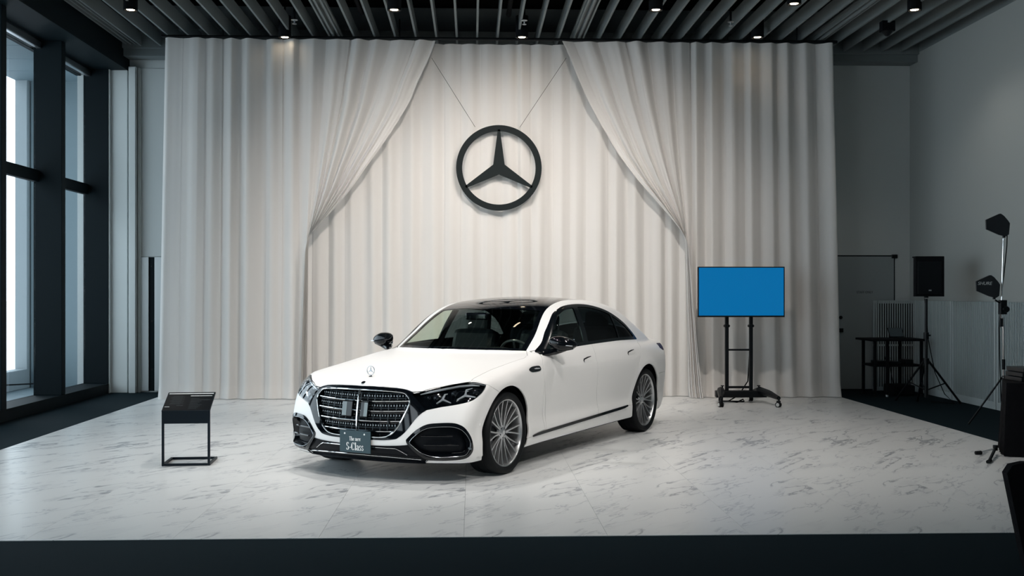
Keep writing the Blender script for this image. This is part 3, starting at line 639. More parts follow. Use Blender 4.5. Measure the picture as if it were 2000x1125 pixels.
# ---- the car and its panels
CX, CYY = c2r(-.8635, 9.697); CA = math.radians(-28.35)
CAR = tag(empty('car', (CX, CYY, .005)), 'white sedan with black roof and multi spoke wheels parked on the marble floor', 'car')
_d = c2r(math.sin(CA), -math.cos(CA)); CAR.rotation_euler = (0, 0, math.atan2(_d[1], _d[0]))
headM, M = cut(M, f_hl(M[0])); surM, M = cut(M, f_su(M[0])); ikM, M = cut(M, f_ik(M[0])); lbM, M = cut(M, f_lb(M[0]))
dloM, M = cut(M, f_dl(M[0])); upM, M = cut(M, f_up(M[0])); rwM, M = cut(M, f_rw(M[0]))
f_hood = lambda V: np.maximum(psd(xy(V), hood_poly), .70-V[:, 2])
hoodM, M = cutgap(M, f_hood)
f_bmp = lambda V: np.maximum(psd(xz(V), [(.36, .80), (.34, .79), (.17, .705), (.15, -1), (3, -1), (3, .95), (.6, .95)]), 0*V[:, 0]-1)
bmpM, M = cutgap(M, f_bmp, .0016)
fdM, M = cutgap(M, lambda V: psd(xz(V), fdoor)); rdM, M = cutgap(M, lambda V: psd(xz(V), rdoor))
fenM, M = cutgap(M, lambda V: psd(xz(V), [(.9, .2), (.9, 1.1), (-.60, 1.1), (-.775, .975), (-.70, .90), (-.66, .6), (-.74, .30), (-.5, .262), (-.35, .25)]), .0016)
silM, M = cutgap(M, lambda V: np.maximum(V[:, 2]-(.292+(V[:, 0]+.72)*-.0202), np.maximum(-2.85-V[:, 0], V[:, 0]+.30)), .0016)
trkM, M = cutgap(M, lambda V: np.maximum.reduce([V[:, 1]-.70, V[:, 0]+3.80, .62-V[:, 2]]), .002)
tlM, M = cut(M, np.maximum(psd(xz(M[0]), [(-3.752, .955), (-3.745, .905), (-3.83, .875), (-4.5, .84), (-4.5, .93), (-3.83, .955)]), .3-M[0][:, 1]))
rbM, M = cutgap(M, lambda V: np.maximum(V[:, 2]-.62, V[:, 0]+3.62), .0016)
hd = mid('hood', hoodM, M_paint, CAR, .02); fb = mid('front_bumper', bmpM, M_paint, CAR, .02)
both('fender', fenM, M_paint, CAR, .015); both('side_sill', silM, M_paint, CAR); SP = both('side_panel', M, M_paint, CAR, .015)
D1 = both('door', fdM, M_paint, CAR, .015); D2 = both('door', rdM, M_paint, CAR, .015)
mid('trunk_lid', trkM, M_paint, CAR); both('tail_light', tlM, M_red, CAR, .004); mid('rear_bumper', rbM, M_paint, CAR); mid('underbody', Mu, M_blackm, CAR, .004)
# windows
f_in = lambda V, g: f_dl(V)+g
B1, B2, DV = ((-1.823, 1.403), (-1.736, 1.042)), ((-1.929, 1.402), (-1.836, 1.037)), ((-2.675, 1.324), (-2.654, 1.046))
g1, R_1 = cut(dloM, np.maximum.reduce([f_in(dloM[0], .032), -wl_(dloM[0], *B1, 1), wl_(dloM[0], (-.94, 1.0), (-1.05, 1.13), 1)]))
g2, R_1 = cut(R_1, np.maximum.reduce([f_in(R_1[0], .030), wl_(R_1[0], *B2, 1), -wl_(R_1[0], (DV[0][0]+.014, DV[0][1]), (DV[1][0]+.014, DV[1][1]), 1)]))
g3, R_1 = cut(R_1, np.maximum.reduce([f_in(R_1[0], .032), wl_(R_1[0], (DV[0][0]-.014, DV[0][1]), (DV[1][0]-.014, DV[1][1]), 1)]))
both('side_window', offs(g1, -.006), M_cglass, CAR, 0); both('side_window', offs(g2, -.006), M_tint, CAR, 0); both('side_window', offs(g3, -.006), M_tint, CAR, 0)
M_trimb = mat('window_trim_black', (.0025, .004, .0055), .12, spec=.3)
both('window_trim', offs(R_1, .001), M_trimb, CAR, .012)
wsM, rfM = cut(upM, xhd(upM[0][:, 1])-upM[0][:, 0])
wg, wf = cut(wsM, np.maximum.reduce([wsM[0][:, 1]-ye(wsM[0][:, 0])+.045, wsM[0][:, 0]-xcw(wsM[0][:, 1])+.035, xhd(wsM[0][:, 1])-wsM[0][:, 0]+.06]))
wg_ = mid('windshield', offs(wg, -.001), M_cglass, CAR, 0); mid('windshield_edge', wf, M_gloss, CAR, .008); mid('glass_roof', rfM, M_gloss, CAR, .008); mid('rear_window', rwM, M_tint, CAR, 0)
# dark inner skin behind the panel gaps
Ms = Mb
for f in (f_hl, f_su, f_ik, f_lb): Ms = cut(Ms, f(Ms[0]))[1]
for f in (lambda V: np.maximum.reduce([f_in(V, .020), -wl_(V, *B1, 1), wl_(V, (-.94, 1.0), (-1.05, 1.13), 1)]), lambda V: np.maximum(f_in(V, .022), wl_(V, *B2, 1)),
          lambda V: np.maximum.reduce([f_up(V)+.03, xhd(V[:, 1])-V[:, 0]+.05]), f_rw): Ms = cut(Ms, f(Ms[0]))[1]
mid('inner_skin', offs(Ms, -.016), M_inner, CAR, 0)
# ---- grille
gi, go = cut(surM, f_gr(surM[0]))
GS = mid('grille_surround', offs(go, .002), M_gloss, CAR, .05)
mid('grille_backing', offs(gi, -.055), M_blackm, GS, 0)
ring = [s_front(abs(y), z, .004) for y, z in gr if y > .001]; ring = [Vector((p.x, p.y, p.z)) for p in ring]
full = ring+[Vector((p.x, -p.y, p.z)) for p in ring[::-1]]; full = full+[full[0]]
MB().tube(full, .0065, 8, cap=False).build('chrome_ring', M_chrome, GS)
def gy_at(z):
    q = gr[gr[:, 0] > .02]; q = q[(q[:, 1] > .36)]; yy = [a[0]+(b[0]-a[0])*(z-a[1])/(b[1]-a[1]) for a, b in zip(q[:-1], q[1:]) if (a[1]-z)*(b[1]-z) <= 0 and abs(a[1]-b[1]) > 1e-5]
    return max(yy)
for z in (.658, .578, .497, .415):
    ym = gy_at(z)-.004; ys = np.linspace(-ym, ym, 25); pts = [s_front(y, z+.012*(y/.45)**2, -.006) for y in ys]
    b_ = MB().tube(pts, .0055, 6).build('chrome_bar', M_chrome, GS)
    lo_ = MB(); pr = [s_front(y, z-.012+.012*(y/.45)**2, -.022) for y in ys]; lo_.tube(pr, .010, 6); lo_.build('louvre', M_gloss, b_)
MB().tube([s_front(0, z, .002) for z in np.linspace(.738, .372, 14)], .0085, 8).build('centre_bar', M_chrome, GS)
st_ = MB(); me_ = MB()
for zr in (.702, .622, .541, .460):
    ym = gy_at(zr)-.02
    for y in np.arange(-ym, ym, .0255):
        if abs(y) < .012: continue
        p = s_front(y, zr+.012*(y/.45)**2, -.026); w, h = .0055, .011
        st_.add([(p.x, p.y-w, p.z-h*.5), (p.x, p.y+w, p.z-h*.5), (p.x, p.y, p.z+h), (p.x-.012, p.y, p.z)], [(0, 1, 2), (0, 2, 3), (1, 3, 2), (0, 3, 1)])
    for dz in (-.020, .024):
        me_.tube([s_front(y, zr+dz+.012*(y/.45)**2, -.030) for y in np.linspace(-ym, ym, 15)], .003, 5)
for y in np.arange(-.42, .43, .07):
    zs = [z for z in np.linspace(.38, .735, 12) if gy_at(min(max(z, .372), .738)) > abs(y)+.012]
    if len(zs) > 2: me_.tube([s_front(y, z, -.030) for z in zs], .0028, 5)
o = st_.build('grille_stud', mat('stud_silver', (.42, .45, .47), .3, metal=.7), GS); o['kind'] = 'stuff'
o = me_.build('grille_lattice', mat('lattice_dark', (.05, .065, .075), .35), GS); o['kind'] = 'stuff'
M_rad = mat('radar_cover', (.16, .20, .21), .15)  # lighter grey paints a reflection onto the gloss radar covers
for a, b in ((-.152, -.055), (.030, .105)):
    p = s_front((a+b)/2, .588, -.004); MB().box(-.02, .010, a-(a+b)/2, b-(a+b)/2, -.068, .064, .008, T(p.x, (a+b)/2, .588) @ RY(-.17)).build('radar_cover', M_gloss, GS)
    q = s_front((a+b)/2, .588, .008); w = .045 if a < 0 else .035; sh = -.026 if a < 0 else .018
    MB().box(-.002, .001, -w/2+sh, w/2+sh, -.058, .056, .001, T(q.x, (a+b)/2, .588) @ RY(-.17)).build('radar_reflection', M_rad, GS)
for y in (-.30, .30): p = s_front(y, .489, -.004); MB().lathe([(0, .006), (.012, .005), (.014, -.01), (0, -.01)], 14, T(p.x, p.y, p.z) @ RY(math.pi/2)).build('parking_sensor', M_gloss, GS)
# ---- headlights
for sg in (1, -1):
    Hm = headM if sg > 0 else flipy(headM)
    H = panel('headlight', offs(Hm, .001), M_lens, CAR, .0)
    inn = panel('housing', rim(offs(Hm, -.045), -.045), M_gloss, H, 0)
    brow = MB().tube([s_cor(s, z, -.012, sg) for s, z in ((-.20, .722), (-.10, .742), (.06, .764), (.26, .786), (.40, .792), (.50, .786))], [.004, .009, .010, .010, .009, .004], 6).build('brow_trim', M_drl, H)
    for a in (((-.033, .651), (.039, .684), (.130, .657), (.074, .724), (.104, .729)), ((.203, .680), (.304, .715), (.430, .698), (.329, .758), (.406, .771))):
        c = [s_cor(s, z, -.016, sg) for s, z in a]; e = MB()
        e.tube([c[0], c[1]], [.006, .011], 6).tube([c[1], c[2]], [.011, .005], 6).tube([c[1], c[3], c[4]], [.011, .008, .004], 6); e.build('light_star', M_drl, H)
    for s, z, r in ((-.024, .700, .020), (.188, .732, .022), (-.107, .700, .014), (.45, .735, .02)):
        p = s_cor(s, z, -.030, sg); MB().lathe([(0, r*.8), (r*.6, r*.6), (r, 0), (r*1.25, -.004), (r*1.25, -.012), (0, -.012)], 18, T(*p) @ RZ(sg*.75) @ RY(math.pi/2)).build('projector', M_proj, H)
# ---- side intakes, lower grille, lip
for sg in (1, -1):
    Im = ikM if sg > 0 else flipy(ikM); ff = psd(np.stack([np.abs(Im[0][:, 1])-Im[0][:, 0], Im[0][:, 2]], 1), ik)
    op, rg = cut(Im, ff+.026); I = panel('side_intake', offs(rg, .005), M_gloss, CAR, .06); panel('intake_backing', offs(op, -.06), M_semi, I, 0)
    inner = cr([(x*.90+.002, (z-.345)*.80+.345) for x, z in [(-.368, .346), (-.257, .442), (-.155, .483), (-.043, .495), (.118, .497), (.202, .484), (.273, .452), (.341, .384), (.373, .312), (.321, .221), (.239, .203), (.087, .194), (-.063, .194), (-.226, .232), (-.319, .291)]], 3)
    pp = [s_cor(s, z, .004, sg) for s, z in inner]; MB().tube(pp+[pp[0]], .0024, 6, cap=False).build('intake_highlight', M_dchr, I)  # thin bright tube draws the highlight line on the gloss black ring
    for z0, a, b in ((.392, -.22, .13), (.318, -.19, .20)):
        w = MB()
        w.tube([s_cor(s, z0, -.024, sg) for s in np.linspace(a, b, 9)], .007, 6); w.build('blade', M_gloss, I)
LB = mid('lower_grille', offs(lbM, -.012), M_semi, CAR, -.02)
for z0, ym in ((.286, .36), (.216, .56)):
    MB().tube([s_front(y, z0-.006*(abs(y) > .35)*(abs(y)-.35)/.2+(.0 if z0 > .25 else -.010*(y/.56)**2), .003) for y in np.linspace(-ym, ym, 31)], .0042, 6).build('chrome_line', M_chrome, LB)
for sg in (-1, 1): MB().tube([s_front(sg*.36, .286, .0), s_front(sg*.40, .27, .0), s_front(sg*.46, .235, .0)], .004, 6).build('chrome_line', M_chrome, LB)
# ---- number plate
M_bolt = mat('plate_bolt', (.8, .8, .78), .3, metal=.5)
PL = MB().box(.884, .892, -.155, .155, .232, .412, .002).build('number_plate', M_plate, CAR); MB().box(.86, .884, -.08, .08, .26, .36).build('bracket', M_blackm, PL)
for y in (-.103, .095): MB().lathe([(0, .004), (.007, .003), (.008, 0), (0, 0)], 12, T(.892, y, .386) @ RY(math.pi/2)).build('bolt', M_bolt, PL)
def glyphs(txt, x0, base, h, wd):
    """serif letters from strokes; unit = cap height"""
    Hs, t = .075, .19
    def bar(m, x, a, b, w=t, serif=(1, 1)):
        m.append([(x, a), (x+w, a), (x+w, b), (x, b)])
        if serif[0]: m.append([(x-.07, a), (x+w+.07, a), (x+w+.07, a+.06), (x-.07, a+.06)])
        if serif[1]: m.append([(x-.07, b-.06), (x+w, b-.06), (x+w, b), (x-.07, b)])
    def arc(m, cx, cy, rx, ry, a0, a1, w0, w1, n=12):
        for k in range(n):
            q = []
            for j, s in ((k, 1), (k+1, 1), (k+1, -1), (k, -1)):
                a = math.radians(a0+(a1-a0)*j/n); w = 1.3*(w0+(w1-w0)*abs(math.cos(a))); q.append((cx+(rx-(w if s < 0 else 0))*math.cos(a), cy+(ry-(min(w0, w) if s < 0 else 0))*math.sin(a)))
            m.append(q)
    P_, x = [], 0.
    for c in txt:
        m = []
        if c == 'T': bar(m, .22, 0, 1, .17, (1, 0)); m.append([(0, .93), (.61, .93), (.61, 1), (0, 1)]); m += [[(0, .78), (.05, .78), (.07, .95), (0, .95)], [(.61, .78), (.56, .78), (.54, .95), (.61, .95)]]; a = .66
        elif c == 'h': bar(m, .05, 0, 1.02); arc(m, .30, .40, .24, .26, 0, 170, .07, t); bar(m, .38, 0, .42, t, (1, 0)); a = .64
        elif c == 'n': bar(m, .05, 0, .66); arc(m, .30, .40, .24, .26, 0, 170, .07, t); bar(m, .38, 0, .42, t, (1, 0)); a = .64
        elif c == 'e': arc(m, .26, .32, .26, .34, 12, 325, .06, .14); m.append([(.05, .34), (.47, .34), (.47, .40), (.05, .40)]); a = .56
        elif c == 'w':
            for x1, x2, w in ((.0, .17, .15), (.30, .17, .06), (.27, .44, .15), (.58, .44, .06)): m.append([(x1, .66), (x1+w, .66), (x2+w*.7, 0), (x2, 0)])
            m += [[(-.05, .61), (.2, .61), (.2, .66), (-.05, .66)], [(.5, .61), (.70, .61), (.70, .66), (.5, .66)]]; a = .70
        elif c == 'S': arc(m, .28, .745, .25, .265, 25, 255, .055, .13); arc(m, .28, .265, .28, .275, -155, 80, .055, .15); m += [[(.47, .72), (.51, .72), (.51, 1), (.47, .97)], [(.02, .02), (.06, .03), (.06, .30), (.02, .30)], [(.14, .62), (.30, .48), (.44, .40), (.24, .58)]]; a = .64
        elif c == '-': m.append([(.04, .30), (.30, .30), (.30, .38), (.04, .38)]); a = .36
        elif c == 'C': arc(m, .36, .5, .36, .515, 40, 320, .055, .17); m += [[(.58, .70), (.63, .70), (.63, 1.0), (.58, .96)]]; a = .72
        elif c == 'l': bar(m, .06, 0, 1.02); a = .32
        elif c == 'a': arc(m, .24, .46, .20, .21, 0, 165, .06, .13); bar(m, .32, 0, .48, .14, (0, 0)); arc(m, .21, .18, .20, .19, 60, 330, .06, .13); m.append([(.4, .0), (.54, .0), (.54, .06), (.4, .06)]); a = .56
        elif c == 's': arc(m, .20, .50, .17, .17, 30, 250, .05, .10); arc(m, .21, .17, .20, .18, -150, 85, .05, .11); m += [[(.33, .46), (.36, .46), (.36, .66), (.33, .66)], [(.02, .01), (.05, .02), (.05, .22), (.02, .22)], [(.09, .42), (.22, .32), (.32, .27), (.16, .40)]]; a = .46
        else: a = .30
        P_.append((x, m)); x += a
    k = wd/x; mb = MB()
    for xx, m in P_:
        for q in m:
            n = len(q); mb.add([(.8925, x0+(xx+u)*k, base+v*h) for u, v in q], [tuple(range(n))])
    return mb
o = glyphs('The new', -.058, .3295, .034, .116); o.build('lettering', M_ltr, PL); o = glyphs('S-Class', -.088, .252, .062, .176); o.build('lettering', M_ltr, PL)
# ---- hood star, badge, crest on the wing, strips, handles, mirrors
p = s_top(.672, 0); HS = MB().lathe([(0, .012), (.006, .012), (.010, .004), (.016, .0), (0, -.004)], 16, T(*p)).build('hood_star', M_dchr, CAR)
MB().lathe([(.039, -.003), (.039, .003), (.0355, .003), (.0355, -.003)], 40, T(p.x, 0, p.z+.050) @ RY(math.pi/2), closed=True).build('ring', M_dchr, HS)
q = []
for k in range(3):
    a = math.pi/2+k*2*math.pi/3; q += [(.037*math.cos(a), .037*math.sin(a)), (.0055*math.cos(a+math.pi/3), .0055*math.sin(a+math.pi/3))]
MB().prism(q, -.002, .002, T(p.x, 0, p.z+.050) @ Matrix(((0, 0, 1, 0), (1, 0, 0, 0), (0, 1, 0, 0), (0, 0, 0, 1)))).build('star', M_dchr, HS)
p, n_ = bis(None, (.776, 0, 1.2), (.776, 0, .3)); MB().lathe([(0, .004), (.016, .003), (.019, .0), (0, -.003)], 20, T(*p) @ Vector(n_).to_track_quat('Z', 'Y').to_matrix().to_4x4()).build('badge', M_gloss, CAR)
for sg in (1, -1):
    b_ = cr([(-.405, .862), (-.47, .882), (-.60, .884), (-.628, .868), (-.615, .842), (-.50, .836), (-.43, .842)], 3); n = len(b_)
    vv = [s_side(x, z, .0045, sg) for x, z in b_]+[s_side(x, z, -.004, sg) for x, z in b_]; m = MB(); m.add(vv, [tuple(range(n)), tuple(range(n, 2*n))[::-1]]+[(i, (i+1) % n, n+(i+1) % n, n+i) for i in range(n)]); bd = m.build('wing_badge', M_gloss, CAR)
    MB().tube([s_side(x, .862, .006, sg) for x in (-.50, -.54, -.58, -.61)], [.004, .007, .006, .003], 8).build('crest', M_drl, bd)
    m = MB(); xs_ = np.linspace(-.50, -2.70, 24); ze = lambda x: .270+(x+.5)*-.0264
    a_ = [s_side(x, ze(x)+.014*min(1, (abs(x)-.5)/.12+.05), .006, sg) for x in xs_]; c_ = [s_side(x, ze(x)-.013*min(1, (2.70-abs(x))/.12+.05), .009, sg) for x in xs_]; e_ = [s_side(x, ze(x)+.0, -.004, sg) for x in xs_]
    for u, w in ((a_, c_), (c_, e_), (e_, a_)):
        k = len(m.v); m.add(u+w, [(i, i+1, 24+i+1, 24+i) for i in range(23)], True)
    m.build('sill_strip', M_trimb, CAR)
    for D, xc, zc, sl in ((D1, -1.672, .884, -.11), (D2, -2.806, .898, -.08)):
        d = D[0] if sg > 0 else D[1]
        def hp(t, dz, off): return s_side(xc-.098*t, zc-sl*-.0+dz+.098*t*.10, off, sg)
        dk = MB().tube([hp(-1.0, -.016, -.003), hp(-1.04, .0, -.003), hp(-.9, .012, -.003), hp(0, .018, -.003), hp(1.0, .017, -.003)], [.004, .009, .010, .008, .004], 8).build('handle_shade', M_blackm, d)  # black tube stands for the shadow in the pocket above the handle
        m = MB(); tt = np.linspace(-.98, 1, 9); up_ = [hp(t, .010, .005) for t in tt]; dn_ = [hp(t, -.018, .003) for t in tt]; m.add(up_+dn_, [(i, i+1, 10+i, 9+i) for i in range(8)], True); m.add(up_+[hp(t, .011, -.006) for t in tt], [(i, i+1, 10+i, 9+i) for i in range(8)], True); m.build('handle', M_paint, d)
    # mirror
    ME = empty('wing_mirror', (-.93, 1.01*sg, 1.070), 0, CAR); v = []; f = []; nu, nv = 28, 18
    for j in range(nv+1):
        ph = -math.pi/2+math.pi*j/nv
        for i in range(nu):
            th = 2*math.pi*i/nu; cx_, cy_, cz_ = math.cos(th)*math.cos(ph), math.sin(th)*math.cos(ph), math.sin(ph)
            sgp = lambda q, e: math.copysign(abs(q)**e, q)
            x = sgp(cx_, .8); y = sgp(cy_, .8); z = sgp(cz_, .85)
            tz = 1-.35*max(0, y)                 # lower toward the tip
            x = .085*x*(1-.25*y) if x > 0 else .040*x
            v.append((x-.05*(y if y > 0 else 0)*.8, y*.128*sg, z*.066*tz+.012*(1-y)-.008))
    for j in range(nv):
        for i in range(nu): f.append((j*nu+i, j*nu+(i+1) % nu, (j+1)*nu+(i+1) % nu, (j+1)*nu+i))
    MB().add(v, f, True).build('shell', M_gloss, ME)
    m = MB(); m.tube([(-.0, -.115*sg, -.062), (.03, -.02*sg, -.060), (-.02, .10*sg, -.040)], [.020, .018, .010], 8); m.build('lower_trim', M_gloss, ME)
    m = MB(); m.tube([(.12, -.155*sg, -.098), (.06, -.12*sg, -.088), (.02, -.06*sg, -.070), (.0, .03*sg, -.052)], [.016, .026, .030, .016], 10); m.build('arm', M_gloss, ME)
    m = MB(); m.box(-.046, -.042, -.10, .10, -.045, .045, .002); m.build('mirror_glass', M_chrome, ME)
    m = MB(); m.tube([(.058, .06*sg, -.012), (.03, .115*sg, -.016)], .004, 6); m.build('indicator', M_drl, ME)
    p = s_side(.44, .469, .0, sg); MB().lathe([(0, .002), (.011, .001), (.012, -.002), (0, -.002)], 14, T(*p) @ RZ(sg*.9) @ RY(math.pi/2)).build('parking_sensor', M_paint, CAR)
# ---- wheels
tyre = MB().lathe([(.285, .085), (.288, .108), (.300, .121), (.318, .1265), (.333, .124), (.343, .114), (.3485, .098), (.350, .07), (.350, .04), (.346, .037), (.346, .030), (.350, .027), (.350, -.027), (.346, -.030), (.346, -.037), (.350, -.04), (.350, -.07), (.346, -.105), (.325, -.127), (.29, -.11), (.285, -.09)], 80, RX(-math.pi/2))
lip = MB().lathe([(.288, .096), (.2885, .106), (.284, .111), (.278, .109), (.272, .098), (.268, .070), (.262, .0), (.262, -.09), (.285, -.10)], 80, RX(-math.pi/2))
hubm = MB().lathe([(0, .083), (.024, .083), (.030, .078), (.060, .070), (.068, .050), (.0, .045)], 30, RX(-math.pi/2))
fill = MB().lathe([(0, -.03), (.262, -.03), (.262, -.035), (0, -.035)], 40, RX(-math.pi/2)); dsc = MB().lathe([(.08, .0), (.185, .0), (.185, -.02), (.08, -.02)], 40, RX(-math.pi/2), closed=True)
def spoke(a_in, a_out):
    m = MB(); rs = np.linspace(.050, .274, 7); V_ = []
    for k, r in enumerate(rs):
        t = k/6; a = a_in+(a_out-a_in)*(t**.7); w = .0065*(1-.1*t) if t > .12 else .0085; h = .074+.008*math.sin(t*math.pi)*-.8+.026*t
        c, s = math.cos(a), math.sin(a)
        for dw, dh in ((-w, 0), (w, 0), (w*.8, -.030), (-w*.8, -.030)): V_.append((r*c-dw*s, h+dh, r*s+dw*c))
    f = [(4*k+i, 4*k+(i+1) % 4, 4*k+4+(i+1) % 4, 4*k+4+i) for k in range(6) for i in range(4)]+[(0, 1, 2, 3), (27, 26, 25, 24)]
    return m.add(V_, f)
W0 = None
def wheel(x, sg):
    global W0
    if W0 is None:
        W0 = tyre.build('wheel', M_rubber, CAR); r = lip.build('rim', M_spoke, W0); fill.build('rim_inside', M_barrel, W0); hubm.build('hub', M_spoke, W0); dsc.build('brake_disc', M_disc, W0)
        s1 = spoke(math.radians(-2.6), math.radians(-9)).build('spoke', M_spoke, W0); s2 = spoke(math.radians(2.6), math.radians(9)).build('spoke', M_spoke, W0)
        for k in range(1, 10):
            for s in (s1, s2): c = link('spoke', s.data, None, W0); c.rotation_euler = (0, math.radians(36*k), 0)
        MB().lathe([(0, .0845), (.020, .0845), (.020, .083)], 20, RX(-math.pi/2)).build('hub_cap', M_chrome, W0)
        for k in range(5): a = math.radians(72*k+18); MB().lathe([(0, .078), (.006, .078), (.006, .07)], 10, RX(-math.pi/2) @ T(.044*math.cos(a), .044*math.sin(a), 0)).build('wheel_bolt', M_barrel, W0)
        MB().box(-.05, .05, -.03, .02, .12, .20, .01).build('brake_caliper', M_barrel, W0); w = W0
    else: w = copy_tree(W0, CAR)
    w.location = (x, .8185*sg, .350); w.rotation_euler = (0, 0 if sg > 0 else .3, 0 if sg > 0 else math.pi); return w
for x in (0, -WB):
    for sg in (1, -1): wheel(x, sg)
for x in (0, -WB):
    for sg in (1, -1):
        m = MB(); n = 26; v = []
        for k in range(n+1):
            a = math.radians(-14+208*k/n); v += [(x+(AR+.012)*math.cos(a), y*sg, WZ+(AR+.012)*math.sin(a)) for y in (.56, .90)]
        m.add(v, [(2*k, 2*k+1, 2*k+3, 2*k+2) for k in range(n)], True); m.add([v[2*k] for k in range(n+1)], [tuple(range(n+1))]); m.build('wheel_liner', M_blackm, CAR)
# ---- cabin
CB = MB().box(-3.5, -.45, -.72, .72, .30, .34, .01).build('cabin_floor', M_inner, CAR)
m = MB(); m.tube([(-.98, -.70, .90), (-.95, -.35, .93), (-.94, 0, .93), (-.95, .35, .94), (-.98, .70, .90)], .085, 12); m.box(-1.02, -.55, -.70, .70, .55, .91, .03); m.build('dashboard', M_inner, CAR)
DB = MB().box(-1.05, -1.03, -.08, .40, .82, .96, .008, ).build('display', M_gloss, CAR)
SWm = T(-1.22, .38, .91) @ RY(math.radians(-66)); m = MB(); m.tube([(.185*math.cos(a), .185*math.sin(a), 0) for a in np.linspace(0, 2*math.pi, 41)], .013, 8, cap=False, M=SWm); m.tube([(-.18, 0, 0), (0, 0, -.02), (.18, 0, 0)], .012, 6, M=SWm); m.tube([(0, -.18, 0), (0, 0, -.02)], .012, 6, M=SWm); m.build('steering_wheel', mat('steering_leather', (.03, .035, .04), .3), CAR)
for y, x in ((.38, -1.62), (-.38, -1.55), (.40, -2.85), (-.40, -2.85)):
    m = MB(); m.box(-.02, .50, -.25, .25, .38, .56, .05); m.box(-.10, .10, -.25, .25, .0, .66, .06, T(-.02, 0, .52) @ RY(-.30)); S_ = m.build('seat', M_seat, CAR, (x, y, 0))
    MB().box(-.05, .05, -.14, .14, .0, .20, .04, T(-.22, 0, 1.13) @ RY(-.15)).build('headrest', M_seat, S_)
MB().box(-.03, .03, -.12, .12, -.035, .035, .015, T(-1.10, 0, 1.31)).build('rear_view_mirror', M_gloss, CAR); MB().box(-3.62, -3.0, -.62, .62, .95, 1.0, .01).build('parcel_shelf', M_inner, CAR)
MB().box(-3.05, -2.95, -.66, .66, .34, .98, .01).build('rear_bulkhead', M_inner, CAR)
# ------------------------------------------------------------------ television on its rolling stand
tx, ty = fp(1447, 788.5); TY = ty
tvx0, tvz0 = ip(1363, 619.5, TY); tvx1, tvz1 = ip(1532.5, 521, TY)
M_scr = mat('blue_screen', (.0, .01, .02), .25, emit=(.0, .105, .285, 1.0))
tv = tag(empty('television', ((tvx0+tvx1)/2, TY, (tvz0+tvz1)/2)), 'flat television showing a plain blue screen', 'television')
hw, hh = (tvx1-tvx0)/2, (tvz1-tvz0)/2
MB().box(-hw, hw, .0, .045, -hh, hh, .006).build('housing', M_black, tv)
for a in ((-hw, -hw+.014, -hh, hh), (hw-.014, hw, -hh, hh), (-hw+.014, hw-.014, hh-.014, hh), (-hw+.014, hw-.014, -hh, -hh+.022)):
    MB().box(a[0], a[1], -.006, .006, a[2], a[3], .001).build('bezel', M_black, tv)
MB().box(-hw+.014, hw-.014, -.003, .003, -hh+.022, hh-.014).build('screen', M_scr, tv)
MB().box(-.25, .25, .04, .08, -.2, .2, .01).build('rear_box', M_black, tv)
st = tag(empty('television_stand', (tx, TY, 0)), 'black rolling stand with two posts and castors under the television', 'stand')
M_cast = mat('castor_disc', (.45, .46, .45), .45)
pz = ip(1447, 769, TY)[1]
for px in (1423, 1470.5):
    x = ip(px, 600, TY)[0]-tx
    MB().box(x-.024, x+.024, .085, .135, .16, tvz1-.15, .005).build('post', M_black, st)
    z = ip(px, 637, TY)[1]; MB().box(x-.032, x+.032, .075, .145, z-.02, z+.02, .004).build('collar', M_black, st)
    MB().tube([(x-.045, .11, z), (x+.045, .11, z)], .010, 8).build('knob', M_black, st)
xa, xb2 = ip(1423, 600, TY)[0]-tx, ip(1470.5, 600, TY)[0]-tx
for py, t in ((684, .013), (757.5, .016)):
    z = ip(1447, py, TY)[1]; MB().box(xa, xb2, .10, .12, z-t, z+t, .003).build('crossbar', M_black, st)
z0, z1 = ip(1447, 777, TY)[1], ip(1447, 765, TY)[1]
MB().box(ip(1400, 770, TY)[0]-tx, ip(1500, 770, TY)[0]-tx, .03, .14, z0, z1+.01, .012).build('base_beam', M_black, st)
def foot(x, d, out):
    p = MB(); a = (x, .085, .17); b = (x+out, d, .115)
    p.tube([a, ((a[0]+b[0])/2, (a[1]+b[1])/2, .155), b], [.05, .04, .026], 8); return p.build('foot', M_black, st)
CA = [(1410, 787.5, -.32), (1522, 787.5, -.30), (1384+8, 773, .33), (1474, 779, .28)]
def castor(x, y, rz):
    e = MB(); e.tube([(0, 0, .085), (0, 0, .13)], .012, 8); e.box(-.022, .022, -.02, .03, .055, .092, .006)
    o = e.build('castor', M_black, st, (x, y, 0)); o.rotation_euler = (0, 0, rz)
    for s in (-1, 1):
        w = MB().lathe([(0, -.010), (.028, -.010), (.037, -.007), (.038, .007), (.028, .010), (0, .010)], 24, T(s*.019, .008, .038) @ RY(math.pi/2)).build('wheel', M_rubber, o)
        MB().lathe([(0, 0), (.025, 0), (.022, .004), (0, .005)], 20, T(s*.030, .008, .038) @ RY(s*math.pi/2)).build('hub_disc', M_cast, o)
for sx, px in ((-1, 1408), (1, 1521)):
    xx, yy = fp(px, 796); xx -= tx; yy -= TY
    x_in = xa-.09 if sx < 0 else xb2+.12
    MB().tube([(x_in, .085, .175), ((x_in+xx)/2, (yy+.085)/2, .16), (xx, yy, .125)], [.055, .048, .028], 8).build('leg', M_black, st); castor(xx, yy-.008, .35*sx+.6)
    MB().tube([(x_in, .085, .175), (x_in*.92, .22, .15), (x_in*.78, .34, .125)], [.055, .045, .028], 8).build('leg', M_black, st); castor(x_in*.78, .34, .2*sx)
    MB().tube([(x_in-.02*sx, .07, .19), (x_in-.02*sx, .07, .245)], .010, 8).build('thumb_screw', M_black, st); MB().lathe([(0, .25), (.024, .25), (.024, .238), (0, .236)], 12, T(x_in-.02*sx, .07, 0)).build('thumb_screw', M_black, st)
